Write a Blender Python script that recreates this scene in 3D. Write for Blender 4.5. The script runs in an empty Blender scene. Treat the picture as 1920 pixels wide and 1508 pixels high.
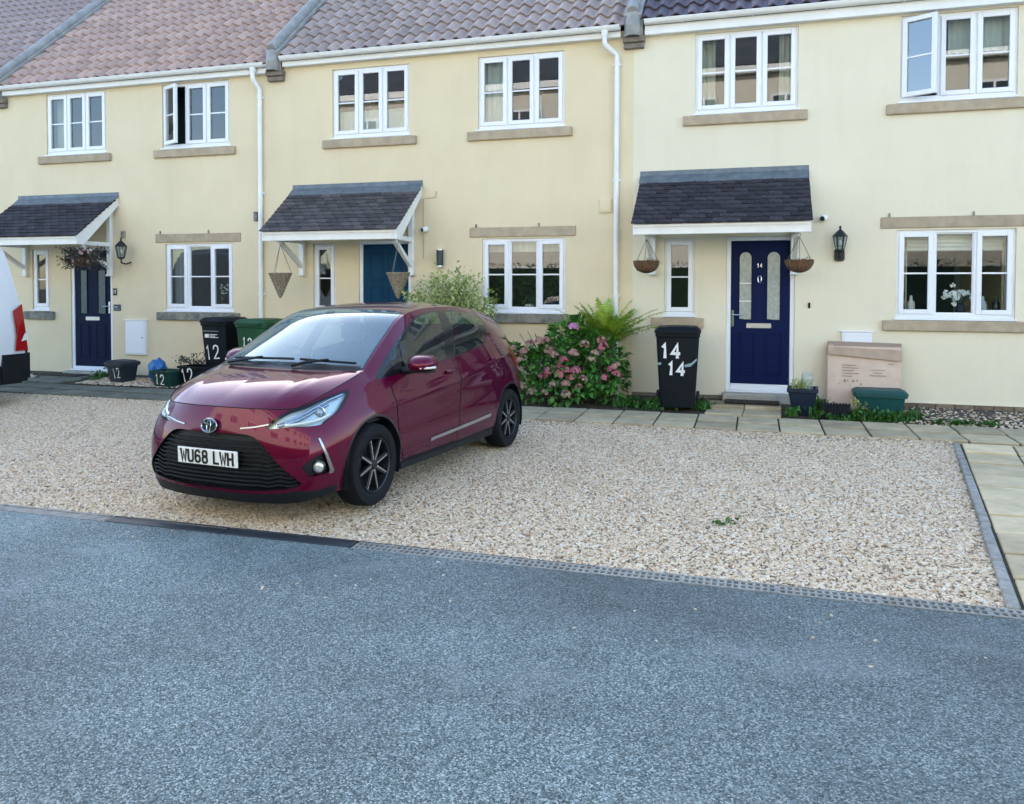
import bpy, bmesh, math, random
import numpy as np
from mathutils import Vector, Matrix
from mathutils.geometry import delaunay_2d_cdt

random.seed(7); rng = np.random.default_rng(7)
scene = bpy.context.scene
col = scene.collection
R = math.radians

# ---------------------------------------------------------------- camera
cam_data = bpy.data.cameras.new('camera')
cam = bpy.data.objects.new('camera', cam_data); col.objects.link(cam)
_yaw, _pitch, _roll = .2935, -.027, .0024
_f = Vector((-math.sin(_yaw), math.cos(_yaw), 0)); _r = Vector((math.cos(_yaw), math.sin(_yaw), 0)); _u = Vector((0, 0, 1))
_f, _u = _f * math.cos(_pitch) + _u * math.sin(_pitch), _u * math.cos(_pitch) - _f * math.sin(_pitch)
_r, _u = _r * math.cos(_roll) + _u * math.sin(_roll), _u * math.cos(_roll) - _r * math.sin(_roll)
_m = Matrix((( _r.x, _u.x, -_f.x, 4.4125), (_r.y, _u.y, -_f.y, -11.1108), (_r.z, _u.z, -_f.z, 1.5126), (0, 0, 0, 1)))
cam.matrix_world = _m
cam_data.sensor_width = 36; cam_data.lens = 36 * 1500 / 1920
cam_data.shift_y = -(754 - 580) / 1920
cam_data.clip_start = .05; cam_data.clip_end = 3000
scene.camera = cam

# ---------------------------------------------------------------- sky, sun, exposure: late sun behind the terrace, frontage in open shade
SUN_EL, SUN_AZ = R(27), R(30)                 # azimuth: degrees left of straight behind the houses
world = bpy.data.worlds.new('World'); scene.world = world; world.use_nodes = True
_nt = world.node_tree; _bg = _nt.nodes['Background']
_sky = _nt.nodes.new('ShaderNodeTexSky'); _sky.sky_type = 'NISHITA'; _sky.sun_disc = False
_sky.sun_elevation = SUN_EL; _sky.sun_rotation = -SUN_AZ
_sky.altitude = 50; _sky.air_density = 1.0; _sky.dust_density = 1.0; _sky.ozone_density = 1.2
_nt.links.new(_sky.outputs[0], _bg.inputs[0]); _bg.inputs[1].default_value = .15
_sd = bpy.data.lights.new('sun', 'SUN'); _sd.energy = 3.0; _sd.angle = R(.6); _sd.color = (1, .96, .90)
sun = bpy.data.objects.new('sun', _sd); col.objects.link(sun)
_to = Vector((-math.sin(SUN_AZ) * math.cos(SUN_EL), math.cos(SUN_AZ) * math.cos(SUN_EL), math.sin(SUN_EL)))
sun.rotation_euler = _to.to_track_quat('Z', 'Y').to_euler(); sun.location = _to * 60

scene.view_settings.view_transform = 'Standard'; scene.view_settings.look = 'None'
scene.view_settings.gamma = 1; scene.view_settings.use_curve_mapping = False
scene.view_settings.exposure = 2.26
scene.cycles.max_bounces = 10; scene.cycles.transparent_max_bounces = 16
scene.cycles.use_denoising = True
# ---------------------------------------------------------------- helpers
def link(o, parent=None):
    col.objects.link(o)
    if parent is not None: o.parent = parent
    return o
def tag(o, label=None, cat=None, group=None, kind=None):
    for k, v in (('label', label), ('category', cat), ('group', group), ('kind', kind)):
        if v: o[k] = v
    return o
def empty(name, loc=(0, 0, 0), rz=0, parent=None):
    o = bpy.data.objects.new(name, None); o.location = loc; o.rotation_euler = (0, 0, rz); o.empty_display_size = .1
    return link(o, parent)
def thing(name, label, cat, loc=(0, 0, 0), rz=0, group=None):
    return tag(empty(name, loc, rz), label, cat, group)
def copy_tree(o, parent=None):
    c = o.copy(); col.objects.link(c); c.parent = parent
    for ch in list(o.children): copy_tree(ch, c)
    return c
def mobj(name, me, mat=None, parent=None):
    if mat is not None and not me.materials: me.materials.append(mat)
    return link(bpy.data.objects.new(name, me), parent)

class MB:
    """collects shapes and links them as one mesh"""
    def __init__(self): self.v = []; self.f = []
    def add(self, vs, fs, M=None):
        n = len(self.v)
        self.v += [tuple(M @ Vector(p)) for p in vs] if M is not None else [tuple(p) for p in vs]
        self.f += [tuple(i + n for i in f) for f in fs]; return self
    def box(self, a, b, M=None):
        (x0, y0, z0), (x1, y1, z1) = a, b
        return self.add([(x0, y0, z0), (x1, y0, z0), (x1, y1, z0), (x0, y1, z0), (x0, y0, z1), (x1, y0, z1), (x1, y1, z1), (x0, y1, z1)],
                        [(0, 3, 2, 1), (4, 5, 6, 7), (0, 1, 5, 4), (1, 2, 6, 5), (2, 3, 7, 6), (3, 0, 4, 7)], M)
    def bar(self, p, q, w, d, up=(0, 0, 1)):
        """square bar from p to q"""
        p, q = Vector(p), Vector(q); t = (q - p).normalized(); s = t.cross(Vector(up))
        if s.length < 1e-4: s = t.cross(Vector((1, 0, 0)))
        s.normalize(); u = s.cross(t); vs = []
        for c in (p, q):
            for a, b in ((-1, -1), (1, -1), (1, 1), (-1, 1)): vs.append(c + s * a * w / 2 + u * b * d / 2)
        return self.add(vs, [(0, 3, 2, 1), (4, 5, 6, 7), (0, 1, 5, 4), (1, 2, 6, 5), (2, 3, 7, 6), (3, 0, 4, 7)])
    def tube(self, path, r, n=8, cap=True):
        path = [Vector(p) for p in path]; k = len(path); rr = r if hasattr(r, '__len__') else [r] * k
        ref = Vector((0, 0, 1)); vs = []
        for i, p in enumerate(path):
            t = (path[min(i + 1, k - 1)] - path[max(i - 1, 0)]).normalized()
            if abs(t.dot(ref)) > .95: ref = Vector((1, 0, 0)) if abs(t.x) < .9 else Vector((0, 1, 0))
            s = t.cross(ref).normalized(); u = s.cross(t)
            for j in range(n):
                a = 2 * math.pi * j / n; vs.append(p + (s * math.cos(a) + u * math.sin(a)) * rr[i])
        fs = [(i * n + j, i * n + (j + 1) % n, (i + 1) * n + (j + 1) % n, (i + 1) * n + j) for i in range(k - 1) for j in range(n)]
        if cap: fs += [tuple(range(n))[::-1], tuple(range((k - 1) * n, k * n))]
        return self.add(vs, fs)
    def lathe(self, prof, n=24, M=None, cap=False):
        """profile of (r, z) turned about z"""
        k = len(prof); vs = [(r * math.cos(2 * math.pi * j / n), r * math.sin(2 * math.pi * j / n), z) for r, z in prof for j in range(n)]
        fs = [(i * n + j, i * n + (j + 1) % n, (i + 1) * n + (j + 1) % n, (i + 1) * n + j) for i in range(k - 1) for j in range(n)]
        if cap: fs += [tuple(range(n))[::-1], tuple(range((k - 1) * n, k * n))]
        return self.add(vs, fs, M)
    def prism(self, poly, d0, d1, M=None):
        """polygon in (x, z) pushed from y=d0 to y=d1"""
        n = len(poly); vs = [(x, d0, z) for x, z in poly] + [(x, d1, z) for x, z in poly]
        fs = [tuple(range(n)), tuple(range(2 * n - 1, n - 1, -1))] + [(i, i + n, (i + 1) % n + n, (i + 1) % n) for i in range(n)]
        return self.add(vs, fs, M)
    def mesh(self, name, mat=None, smooth=False, bevel=0, seg=1):
        me = bpy.data.meshes.new(name); me.from_pydata(self.v, [], self.f)
        if bevel:
            bm = bmesh.new(); bm.from_mesh(me); bmesh.ops.recalc_face_normals(bm, faces=bm.faces)
            es = [e for e in bm.edges if len(e.link_faces) == 2 and e.calc_face_angle(0) > .6]
            bmesh.ops.bevel(bm, geom=es, offset=bevel, segments=seg, affect='EDGES', clamp_overlap=True)
            bm.to_mesh(me); bm.free()
        else:
            bm = bmesh.new(); bm.from_mesh(me); bmesh.ops.recalc_face_normals(bm, faces=bm.faces); bm.to_mesh(me); bm.free()
        if smooth:
            me.shade_smooth()
            if smooth != 'all': me.set_sharp_from_angle(angle=R(38))
        if mat is not None: me.materials.append(mat)
        me.update(); return me
    def build(self, name, mat, parent=None, smooth=False, bevel=0, seg=1):
        return link(bpy.data.objects.new(name, self.mesh(name, mat, smooth, bevel, seg)), parent)

# ---------------------------------------------------------------- materials
def _n(nt, t, **kw):
    n = nt.nodes.new('ShaderNode' + t)
    for k, v in kw.items(): setattr(n, k, v)
    return n
def mat(name, c, rough=.6, metal=0, var=0, vs=3, detail=6, c2=None, bump=0, bs=60, rnd=0, coat=0, spec=.5, ior=1.5, trans=0, sheen=0, alpha=1, space='obj', stretch=None, ramp=(.35, .65)):
    """principled material: colour c drifting to c2 (or a darker c) through noise, object-random tint, fine bump"""
    m = bpy.data.materials.new(name); m.use_nodes = True; nt = m.node_tree; L = nt.links; b = nt.nodes['Principled BSDF']
    I = b.inputs; I['Base Color'].default_value = (*c, 1); I['Roughness'].default_value = rough; I['Metallic'].default_value = metal
    I['Specular IOR Level'].default_value = spec; I['IOR'].default_value = ior; I['Coat Weight'].default_value = coat; I['Coat Roughness'].default_value = .03
    I['Transmission Weight'].default_value = trans; I['Sheen Weight'].default_value = sheen
    if space == 'obj': co = _n(nt, 'TexCoord').outputs['Object']
    else: co = _n(nt, 'NewGeometry').outputs['Position']
    if stretch:
        mp = _n(nt, 'Mapping'); mp.inputs['Scale'].default_value = stretch; L.new(co, mp.inputs[0]); co = mp.outputs[0]
    out = None
    if var or c2:
        nz = _n(nt, 'TexNoise'); nz.inputs['Scale'].default_value = vs; nz.inputs['Detail'].default_value = detail; nz.inputs['Roughness'].default_value = .65; L.new(co, nz.inputs['Vector'])
        rp = _n(nt, 'ValToRGB'); e = rp.color_ramp.elements; e[0].position, e[1].position = ramp
        d = c2 if c2 else tuple(x * (1 - var) for x in c)
        e[0].color = (*d, 1); e[1].color = (*c, 1); L.new(nz.outputs['Fac'], rp.inputs[0]); out = rp.outputs[0]
    if rnd:
        oi = _n(nt, 'ObjectInfo'); mr = _n(nt, 'MapRange'); mr.inputs['To Min'].default_value = 1 - rnd; mr.inputs['To Max'].default_value = 1 + rnd
        L.new(oi.outputs['Random'], mr.inputs['Value']); mx = _n(nt, 'Mix', data_type='RGBA', blend_type='MULTIPLY'); mx.inputs[0].default_value = 1
        if out: L.new(out, mx.inputs[6])
        else: mx.inputs[6].default_value = (*c, 1)
        L.new(mr.outputs[0], mx.inputs[7]); out = mx.outputs[2]
    if out: L.new(out, I['Base Color'])
    if bump:
        n2 = _n(nt, 'TexNoise'); n2.inputs['Scale'].default_value = bs; n2.inputs['Detail'].default_value = 5; L.new(co, n2.inputs['Vector'])
        bp = _n(nt, 'Bump'); bp.inputs['Strength'].default_value = bump; bp.inputs['Distance'].default_value = .01; L.new(n2.outputs['Fac'], bp.inputs['Height']); L.new(bp.outputs[0], I['Normal'])
    return m
def glass_mat(name, tint=(.8, .85, .85), ior=1.5, rough=0., dust=0., dust_sheen_c=(.6, .65, .65), gloss=(1, 1, 1)):
    """thin pane: see-through tint with Fresnel reflection, a diffuse film for dirt and painted sheen"""
    m = bpy.data.materials.new(name); m.use_nodes = True; nt = m.node_tree; L = nt.links; nt.nodes.remove(nt.nodes['Principled BSDF']); o = nt.nodes['Material Output']
    tr = _n(nt, 'BsdfTransparent'); tr.inputs[0].default_value = (*tint, 1); gl = _n(nt, 'BsdfGlossy'); gl.inputs['Color'].default_value = (*gloss, 1); gl.inputs['Roughness'].default_value = rough
    fr = _n(nt, 'Fresnel'); ge = _n(nt, 'NewGeometry'); m1 = _n(nt, 'Math', operation='MULTIPLY_ADD'); m1.inputs[1].default_value = -2; m1.inputs[2].default_value = 1; L.new(ge.outputs['Backfacing'], m1.inputs[0])
    pw = _n(nt, 'Math', operation='POWER'); pw.inputs[0].default_value = ior; L.new(m1.outputs[0], pw.inputs[1]); L.new(pw.outputs[0], fr.inputs[0]); mx = _n(nt, 'MixShader'); L.new(fr.outputs[0], mx.inputs[0]); L.new(tr.outputs[0], mx.inputs[1]); L.new(gl.outputs[0], mx.inputs[2])
    s = mx.outputs[0]
    if dust:
        df = _n(nt, 'BsdfDiffuse'); df.inputs[0].default_value = (*dust_sheen_c, 1); m2 = _n(nt, 'MixShader'); m2.inputs[0].default_value = dust
        L.new(s, m2.inputs[1]); L.new(df.outputs[0], m2.inputs[2]); s = m2.outputs[0]
    L.new(s, o.inputs[0]); return m

# strokes for painted and printed characters, on a 1 x 1 cell (x right, y up)
GLYPH = {'1': [[(.3, .8), (.52, 1), (.52, 0)]], '2': [[(.08, .75), (.2, .95), (.5, 1), (.8, .92), (.88, .72), (.75, .5), (.08, .04), (.92, .04)]],
         '4': [[(.72, 0), (.72, 1), (.05, .3), (.95, .3)]], '6': [[(.85, .85), (.65, 1), (.35, 1), (.12, .82), (.1, .3), (.2, .06), (.5, 0), (.82, .08), (.9, .3), (.8, .52), (.5, .58), (.12, .45)]],
         '8': [[(.5, .54), (.2, .62), (.14, .82), (.3, 1), (.7, 1), (.86, .82), (.8, .62), (.5, .54), (.15, .42), (.1, .18), (.28, 0), (.72, 0), (.9, .18), (.85, .42), (.5, .54)]],
         'W': [[(.02, 1), (.25, 0), (.5, .75), (.75, 0), (.98, 1)]], 'U': [[(.1, 1), (.1, .2), (.25, .02), (.5, 0), (.75, .02), (.9, .2), (.9, 1)]],
         'L': [[(.15, 1), (.15, .03), (.9, .03)]], 'H': [[(.1, 1), (.1, 0)], [(.9, 1), (.9, 0)], [(.1, .52), (.9, .52)]]}
def strokes(mb, text, h, w, gap, t, M, depth=.0015, space=None):
    """flat lettering: x right, z up on local plane, thickness depth towards -y; M places it"""
    x = 0
    for ch in text:
        if ch == ' ': x += space if space else w; continue
        for pl in GLYPH[ch]:
            pts = [Vector((x + a * w, 0, b * h)) for a, b in pl]
            L_, R_ = [], []
            for i, p in enumerate(pts):
                d0 = (p - pts[i - 1]).normalized() if i else None; d1 = (pts[i + 1] - p).normalized() if i < len(pts) - 1 else None
                d = (d0 + d1).normalized() if d0 and d1 and (d0 + d1).length > .2 else (d1 or d0)
                nn = Vector((-d.z, 0, d.x)); k = 1
                if d0 and d1: k = min(1.6, 1 / max(.5, abs(nn.dot(Vector((-d0.z, 0, d0.x))))))
                e = Vector()
                if d0 is None: e = -d * t * .3
                if d1 is None: e = d * t * .3
                L_.append(p + nn * t / 2 * k + e); R_.append(p - nn * t / 2 * k + e)
            n = len(pts); vs = []
            for q in L_ + R_: vs.append((q.x, -depth, q.z))
            for q in L_ + R_: vs.append((q.x, .0005, q.z))
            fs = []
            for i in range(n - 1):
                fs += [(i, i + 1, n + i + 1, n + i), (2 * n + i, 3 * n + i, 3 * n + i + 1, 2 * n + i + 1), (i, 2 * n + i, 2 * n + i + 1, i + 1), (n + i, n + i + 1, 3 * n + i + 1, 3 * n + i)]
            mb.add(vs, fs, M)
        x += w + gap
    return x
def text_width(text, w, gap, space=None): return sum((space if space else w) if c == ' ' else w + gap for c in text) - gap
# shared trim materials
BLACKP = mat('black_trim_plastic', (.008, .010, .013), rough=.5, bump=.1, bs=300, spec=.3)
GLOSSB = mat('gloss_black_trim', (.008, .009, .011), rough=.15)
CHROME = mat('chrome_trim', (.55, .57, .6), rough=.16, metal=1)
SILVER = mat('satin_silver_trim', (.55, .57, .6), rough=.3, metal=.9)
PLATEW = mat('number_plate_white', (.80, .80, .76), rough=.35)
# ---------------------------------------------------------------- ground, road, gravel, paving
def asphalt_mat():
    m = bpy.data.materials.new('asphalt'); m.use_nodes = True; nt = m.node_tree; L = nt.links; b = nt.nodes['Principled BSDF']
    g = _n(nt, 'NewGeometry')
    vo = _n(nt, 'TexVoronoi'); vo.inputs['Scale'].default_value = 165; L.new(g.outputs['Position'], vo.inputs['Vector'])
    bw = _n(nt, 'SeparateColor'); L.new(vo.outputs['Color'], bw.inputs[0])
    rp = _n(nt, 'ValToRGB'); e = rp.color_ramp.elements; e[0].position = .1; e[0].color = (.034, .052, .053, 1); e[1].position = .97; e[1].color = (.34, .395, .385, 1)
    k = rp.color_ramp.elements.new(.45); k.color = (.104, .143, .144, 1); k = rp.color_ramp.elements.new(.8); k.color = (.175, .224, .222, 1)
    L.new(bw.outputs[0], rp.inputs[0])
    nz = _n(nt, 'TexNoise'); nz.inputs['Scale'].default_value = .8; nz.inputs['Detail'].default_value = 7; nz.inputs['Roughness'].default_value = .6; L.new(g.outputs['Position'], nz.inputs['Vector'])
    mr = _n(nt, 'MapRange'); mr.inputs['From Min'].default_value = .3; mr.inputs['From Max'].default_value = .7; mr.inputs['To Min'].default_value = .72; mr.inputs['To Max'].default_value = 1.25; L.new(nz.outputs[0], mr.inputs['Value'])
    mx = _n(nt, 'Mix', data_type='RGBA', blend_type='MULTIPLY'); mx.inputs[0].default_value = 1; L.new(rp.outputs[0], mx.inputs[6]); L.new(mr.outputs[0], mx.inputs[7])
    # scuffed paler smears
    n3 = _n(nt, 'TexNoise'); n3.inputs['Scale'].default_value = 1.7; n3.inputs['Detail'].default_value = 9; n3.inputs['Distortion'].default_value = 1.2; L.new(g.outputs['Position'], n3.inputs['Vector'])
    r3 = _n(nt, 'ValToRGB'); e = r3.color_ramp.elements; e[0].position = .55; e[0].color = (0, 0, 0, 1); e[1].position = .78; e[1].color = (.5, .5, .5, 1); L.new(n3.outputs[0], r3.inputs[0])
    m2 = _n(nt, 'Mix', data_type='RGBA'); L.new(r3.outputs[0], m2.inputs[0]); L.new(mx.outputs[2], m2.inputs[6]); m2.inputs[7].default_value = (.24, .27, .275, 1)
    # broad tonal patches, long wheel-polished streaks, old oil spots
    n4 = _n(nt, 'TexNoise'); n4.inputs['Scale'].default_value = .35; n4.inputs['Detail'].default_value = 4; mp = _n(nt, 'Mapping'); mp.inputs['Scale'].default_value = (.55, 1.6, 1); mp.inputs['Rotation'].default_value = (0, 0, .12); L.new(g.outputs['Position'], mp.inputs[0]); L.new(mp.outputs[0], n4.inputs['Vector'])
    r4 = _n(nt, 'MapRange'); r4.inputs['From Min'].default_value = .35; r4.inputs['From Max'].default_value = .65; r4.inputs['To Min'].default_value = .70; r4.inputs['To Max'].default_value = 1.22; L.new(n4.outputs[0], r4.inputs['Value'])
    n5 = _n(nt, 'TexNoise'); n5.inputs['Scale'].default_value = 1.1; n5.inputs['Detail'].default_value = 3; L.new(g.outputs['Position'], n5.inputs['Vector']); r5 = _n(nt, 'MapRange'); r5.inputs['From Min'].default_value = .66; r5.inputs['From Max'].default_value = .74; r5.inputs['To Min'].default_value = 1; r5.inputs['To Max'].default_value = .72; L.new(n5.outputs[0], r5.inputs['Value'])
    mu = _n(nt, 'Math', operation='MULTIPLY'); L.new(r4.outputs[0], mu.inputs[0]); L.new(r5.outputs[0], mu.inputs[1])
    m5 = _n(nt, 'Mix', data_type='RGBA', blend_type='MULTIPLY'); m5.inputs[0].default_value = 1; L.new(m2.outputs[2], m5.inputs[6]); L.new(mu.outputs[0], m5.inputs[7]); m2 = m5
    L.new(m2.outputs[2], b.inputs['Base Color']); b.inputs['Roughness'].default_value = .72
    bp = _n(nt, 'Bump'); bp.inputs['Strength'].default_value = .8; bp.inputs['Distance'].default_value = .006; L.new(vo.outputs['Distance'], bp.inputs['Height']); bp.invert = True; L.new(bp.outputs[0], b.inputs['Normal'])
    return m
ASPHALT = asphalt_mat()
SOIL = mat('brown_soil', (.085, .066, .047), rough=.95, c2=(.03, .025, .018), vs=9, bump=1, bs=60, space='w')
GRAVBASE = mat('gravel_fines', (.40, .325, .235), rough=.95, c2=(.22, .18, .13), vs=35, bump=1, bs=120, space='w')
SLABM = mat('buff_paving_slab', (.60, .485, .30), rough=.85, c2=(.37, .30, .18), vs=4, bump=.5, bs=90, rnd=.22, ramp=(.25, .62), space='w')
SLABG = mat('grey_buff_paving_slab', (.45, .375, .235), rough=.85, c2=(.26, .22, .14), vs=4, bump=.5, bs=90, rnd=.2, ramp=(.25, .62), space='w')
SLABD = mat('mossy_paving_slab', (.155, .165, .13), rough=.85, c2=(.07, .078, .055), vs=4, bump=.5, bs=90, rnd=.18, ramp=(.25, .62), space='w')
CONC = mat('grey_concrete_edging', (.33, .32, .285), rough=.85, c2=(.19, .185, .165), vs=12, bump=.4, bs=120, rnd=.12, space='w')
DARKPL = mat('dark_drain_plastic', (.035, .042, .05), rough=.5, var=.4, vs=10, space='w')
GRATE = mat('galvanised_grate', (.31, .325, .31), rough=.6, metal=.2, var=.4, vs=15, rnd=.12, space='w')
def gz(y):
    return float(np.interp(-y, [0, 1.0, 1.95, 2.1, 2.9, 6.6], [.03, -.03, -.05, -.085, -.105, -.108]))
def xr(y): return float(np.interp(-y, [1.96, 6.6], [6.39, 5.65]))         # right edge of the gravel
b = MB(); b.add([(-400, -400, -.20), (400, -400, -.20), (400, 400, -.20), (-400, 400, -.20)], [(0, 1, 2, 3)]); tag(b.build('ground', SOIL), kind='structure')
b = MB(); b.add([(-60, -60, -.10), (60, -60, -.10), (60, -6.70, -.10), (-60, -6.70, -.10)], [(0, 1, 2, 3)]); tag(b.build('road', ASPHALT), kind='structure')
# gravel parking bay: sheet following the slight fall
ys = list(np.linspace(-1.93, -6.58, 36)); xs_ = np.linspace(0, 1, 110); b = MB(); vs = []; XL = -9.0
for y in ys:
    for t in xs_:
        x_ = XL + (xr(y) - XL) * t; e_ = min(1, (-1.93 - y) * 3 + .2, (y + 6.58) * 3 + .1, (1 - t) * 15 + .1)
        rut = sum(math.exp(-((x_ - xc - .10 * (y + 4.5)) / .16) ** 2) for xc in (.30, 1.90, 3.55, 4.95)) * .010
        vs.append((x_, y, gz(y) - .020 + e_ * (.007 * math.sin(x_ * 2.3 + y * 1.1) * math.cos(y * 2.7 - x_ * .6) + .005 * math.sin(x_ * 6.1 + y * 4.2) - rut)))
n = len(xs_); b.add(vs, [(i * n + j, i * n + j + 1, (i + 1) * n + j + 1, (i + 1) * n + j) for i in range(len(ys) - 1) for j in range(n - 1)])
gravel_bed = tag(b.build('gravel_bed', GRAVBASE), kind='structure')
# soil border along the house fronts
b = MB(); vs = [(-9.0, -1.08, -.075), (9.0, -1.08, -.075), (9.0, -.6, -.02), (-9.0, -.6, -.02), (-9.0, .02, .02), (9.0, .02, .02)]; b.add(vs, [(0, 1, 2, 3), (3, 2, 5, 4)]); tag(b.build('border_soil', SOIL), kind='structure')

def slab_mesh(quad, h, top, name, m):
    """slab from four plan corners with eased edges"""
    mb = MB(); c = [Vector((x, y, top)) for x, y in quad]; mb.add([(p.x, p.y, top) for p in c] + [(p.x, p.y, top - h) for p in c], [(0, 1, 2, 3), (7, 6, 5, 4), (0, 4, 5, 1), (1, 5, 6, 2), (2, 6, 7, 3), (3, 7, 4, 0)])
    return mb.mesh(name, m, False, .006)
path = tag(empty('paving_path'), kind='structure')
base = MB(); base.add([(-9.0, -1.955, -.064), (9.0, -1.955, -.064), (9.0, -1.05, -.050), (-9.0, -1.05, -.050)], [(0, 1, 2, 3)]); base.build('path_bedding', mat('mossy_path_joints', (.045, .045, .03), rough=.95, c2=(.015, .02, .01), vs=14, space='w'), path)
for k in range(-30, 9):
    x0 = 4.702 + .46 * k
    if x0 + .46 < -9: continue
    for r in range(2):
        y1 = -1.055 - .455 * r; y0 = y1 - .440; g = .010; dz = random.uniform(-.005, .004); z = gz((y0 + y1) / 2) + .002
        o = mobj('slab', slab_mesh([(x0 + g, y0), (x0 + .46 - g, y0), (x0 + .46 - g, y1 - g), (x0 + g, y1 - g)], .045, z + dz, 'slab', SLABD if x0 < -.5 or random.random() < .06 else SLABG), None, path)
door_path = tag(empty('door_path'), kind='structure')
for x0 in (3.86, 4.31):
    for r in range(2):
        y1 = -.16 - .448 * r; g = .006
        sh = .0 if r else .05
        o = mobj('slab', slab_mesh([(x0 + g - .02 * (r == 1), y1 - .442), (x0 + .446 - .02 * (r == 1), y1 - .442), (x0 + .446 + sh * 0, y1), (x0 + g, y1)], .045, gz(y1 - .22) + .012 - .01 * r, 'slab', SLABG), None, door_path)
for x0 in (-7.06, -6.60):
    for r in range(2):
        y1 = -.16 - .448 * r
        mobj('slab', slab_mesh([(x0 + .006, y1 - .442), (x0 + .454, y1 - .442), (x0 + .454, y1), (x0 + .006, y1)], .045, gz(y1 - .22) + .012, 'slab', SLABD), None, door_path)
# path down the right side, rows parallel to the houses, columns following the skewed edging
side_path = tag(empty('side_path'), kind='structure')
b = MB(); yb = [-1.955, -2.2, -2.6, -2.9, -6.57]; b.add([p for y in yb for p in ((xr(y) + .055, y, gz(min(y, -2.2)) + .004), (9.0, y, gz(min(y, -2.2)) + .004))], [(2 * i, 2 * i + 2, 2 * i + 3, 2 * i + 1) for i in range(4)]); b.build('path_bedding', bpy.data.materials['mossy_path_joints'], side_path)
for r in range(10):
    y1 = -1.975 - .459 * r; y0 = y1 - .436
    for c in range(5):
        xa, xb = xr(y0) + .070 + .462 * c, xr(y1) + .070 + .462 * c; g = .010; dz = random.uniform(-.004, .004)
        mobj('slab', slab_mesh([(xa + g, y0), (xa + .455, y0), (xb + .455, y1 - g), (xb + g, y1 - g)], .045, gz((y0 + y1) / 2) + .018 + dz, 'slab', SLABM), None, side_path)
# edging blocks between gravel and side path
for k in range(6):
    y1 = -1.97 - .765 * k; y0 = y1 - .755; b = MB(); w = .062; d = random.uniform(-.006, .006)
    top_ = gz((y0 + y1) / 2) + .022 + random.uniform(-.006, .006)
    b.add([(xr(y0) + d, y0, top_), (xr(y0) + w + d, y0, top_), (xr(y1) + w + d, y1, top_), (xr(y1) + d, y1, top_), (xr(y0) + d, y0, top_ - .12), (xr(y0) + w + d, y0, top_ - .12), (xr(y1) + w + d, y1, top_ - .12), (xr(y1) + d, y1, top_ - .12)],
          [(0, 1, 2, 3), (7, 6, 5, 4), (0, 4, 5, 1), (1, 5, 6, 2), (2, 6, 7, 3), (3, 7, 4, 0)])
    o = b.build('edging_block', CONC, None, False, .008)
    tag(o, ['grey concrete edging block at the corner of the paved path', 'second grey edging block from the paved path corner', 'third grey edging block from the paved path corner', 'third grey edging block back from the road drain', 'second grey edging block back from the road drain', 'grey concrete edging block next to the road drain'][k], 'edging block', 'edging blocks between the gravel and the side path')
# road drain: trough with one cover after another
drain = tag(empty('drain_channel', (0, -6.64, -.10)), 'long drainage channel between the gravel bay and the asphalt', 'drain')
b = MB(); b.box((-9, -.065, -.09), (9, .068, -.07)); b.box((-9, -.063, -.09), (9, -.060, .001)); b.box((-9, .062, -.09), (9, .066, .004)); b.build('trough', DARKPL, drain)
def grate_mesh(Lg):
    mb = MB()
    for y in (-.056, -.003, .050): mb.box((.004, y - .008, -.02), (Lg - .004, y + .008, .004))
    k = int(Lg / .036)
    for i in range(k + 1):
        x = .006 + (Lg - .012) * i / k; mb.box((x - .0075, -.056, -.018), (x + .0075, .050, .0025))
    return mb.mesh('grating', GRATE)
gm = grate_mesh(.50)
x = .13
def solid_mesh(Lg, m): mb = MB(); mb.box((.004, -.058, -.02), (Lg - .004, .055, .003)); mb.box((.004, .03, .003), (Lg - .004, .055, .010)); return mb.mesh('cover', m, False, .003)
s1 = solid_mesh(.9, DARKPL); s2 = solid_mesh(.95, CONC)
for xx in np.arange(-8.5, .1, .95): o = mobj('kerb_cover', s2, None, drain); o.location = (xx - .02 + .1, 0, 0)
for xx in (.15, 1.09): 
    o = mobj('cover', solid_mesh(.94, DARKPL), None, drain); o.location = (xx, 0, .002)
xx = 2.04
while xx < 8.6:
    o = mobj('grating', gm, None, drain); o.location = (xx, 0, random.uniform(-.002, .003)); xx += .502
# loose stones: instanced over the bay
def stone_mesh(k):
    bm = bmesh.new(); bmesh.ops.create_icosphere(bm, subdivisions=1, radius=1)
    rr = np.random.default_rng(k)
    for v in bm.verts: v.co = Vector((v.co.x * (1.25 + .25 * (k % 3)), v.co.y * .95, v.co.z * .62)) * rr.uniform(.78, 1.12)
    me = bpy.data.meshes.new('stone'); bm.to_mesh(me); bm.free(); return me
def stone_mat():
    m = mat('buff_gravel_stone', (.40, .34, .26), rough=.8); nt = m.node_tree; L = nt.links; b = nt.nodes['Principled BSDF']
    at = _n(nt, 'Attribute', attribute_name='tint', attribute_type='INSTANCER'); rp = _n(nt, 'ValToRGB'); e = rp.color_ramp.elements
    e[0].position = 0; e[0].color = (.26, .195, .14, 1); e[1].position = 1; e[1].color = (.76, .70, .58, 1)
    for p, c in ((.12, (.42, .315, .215)), (.28, (.52, .405, .27)), (.5, (.63, .525, .365)), (.64, (.56, .415, .285)), (.8, (.71, .63, .47)), (.92, (.53, .50, .43))):
        k = rp.color_ramp.elements.new(p); k.color = (*c, 1)
    L.new(at.outputs['Fac'], rp.inputs[0]); L.new(rp.outputs[0], b.inputs['Base Color']); return m
STONE = stone_mat()
stones = []
hid = bpy.data.collections.new('gravel_stone_shapes')
for k in range(5):
    me = stone_mesh(k + 3); me.materials.append(STONE); o = bpy.data.objects.new('gravel_stone', me); hid.objects.link(o); stones.append(o)
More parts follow.
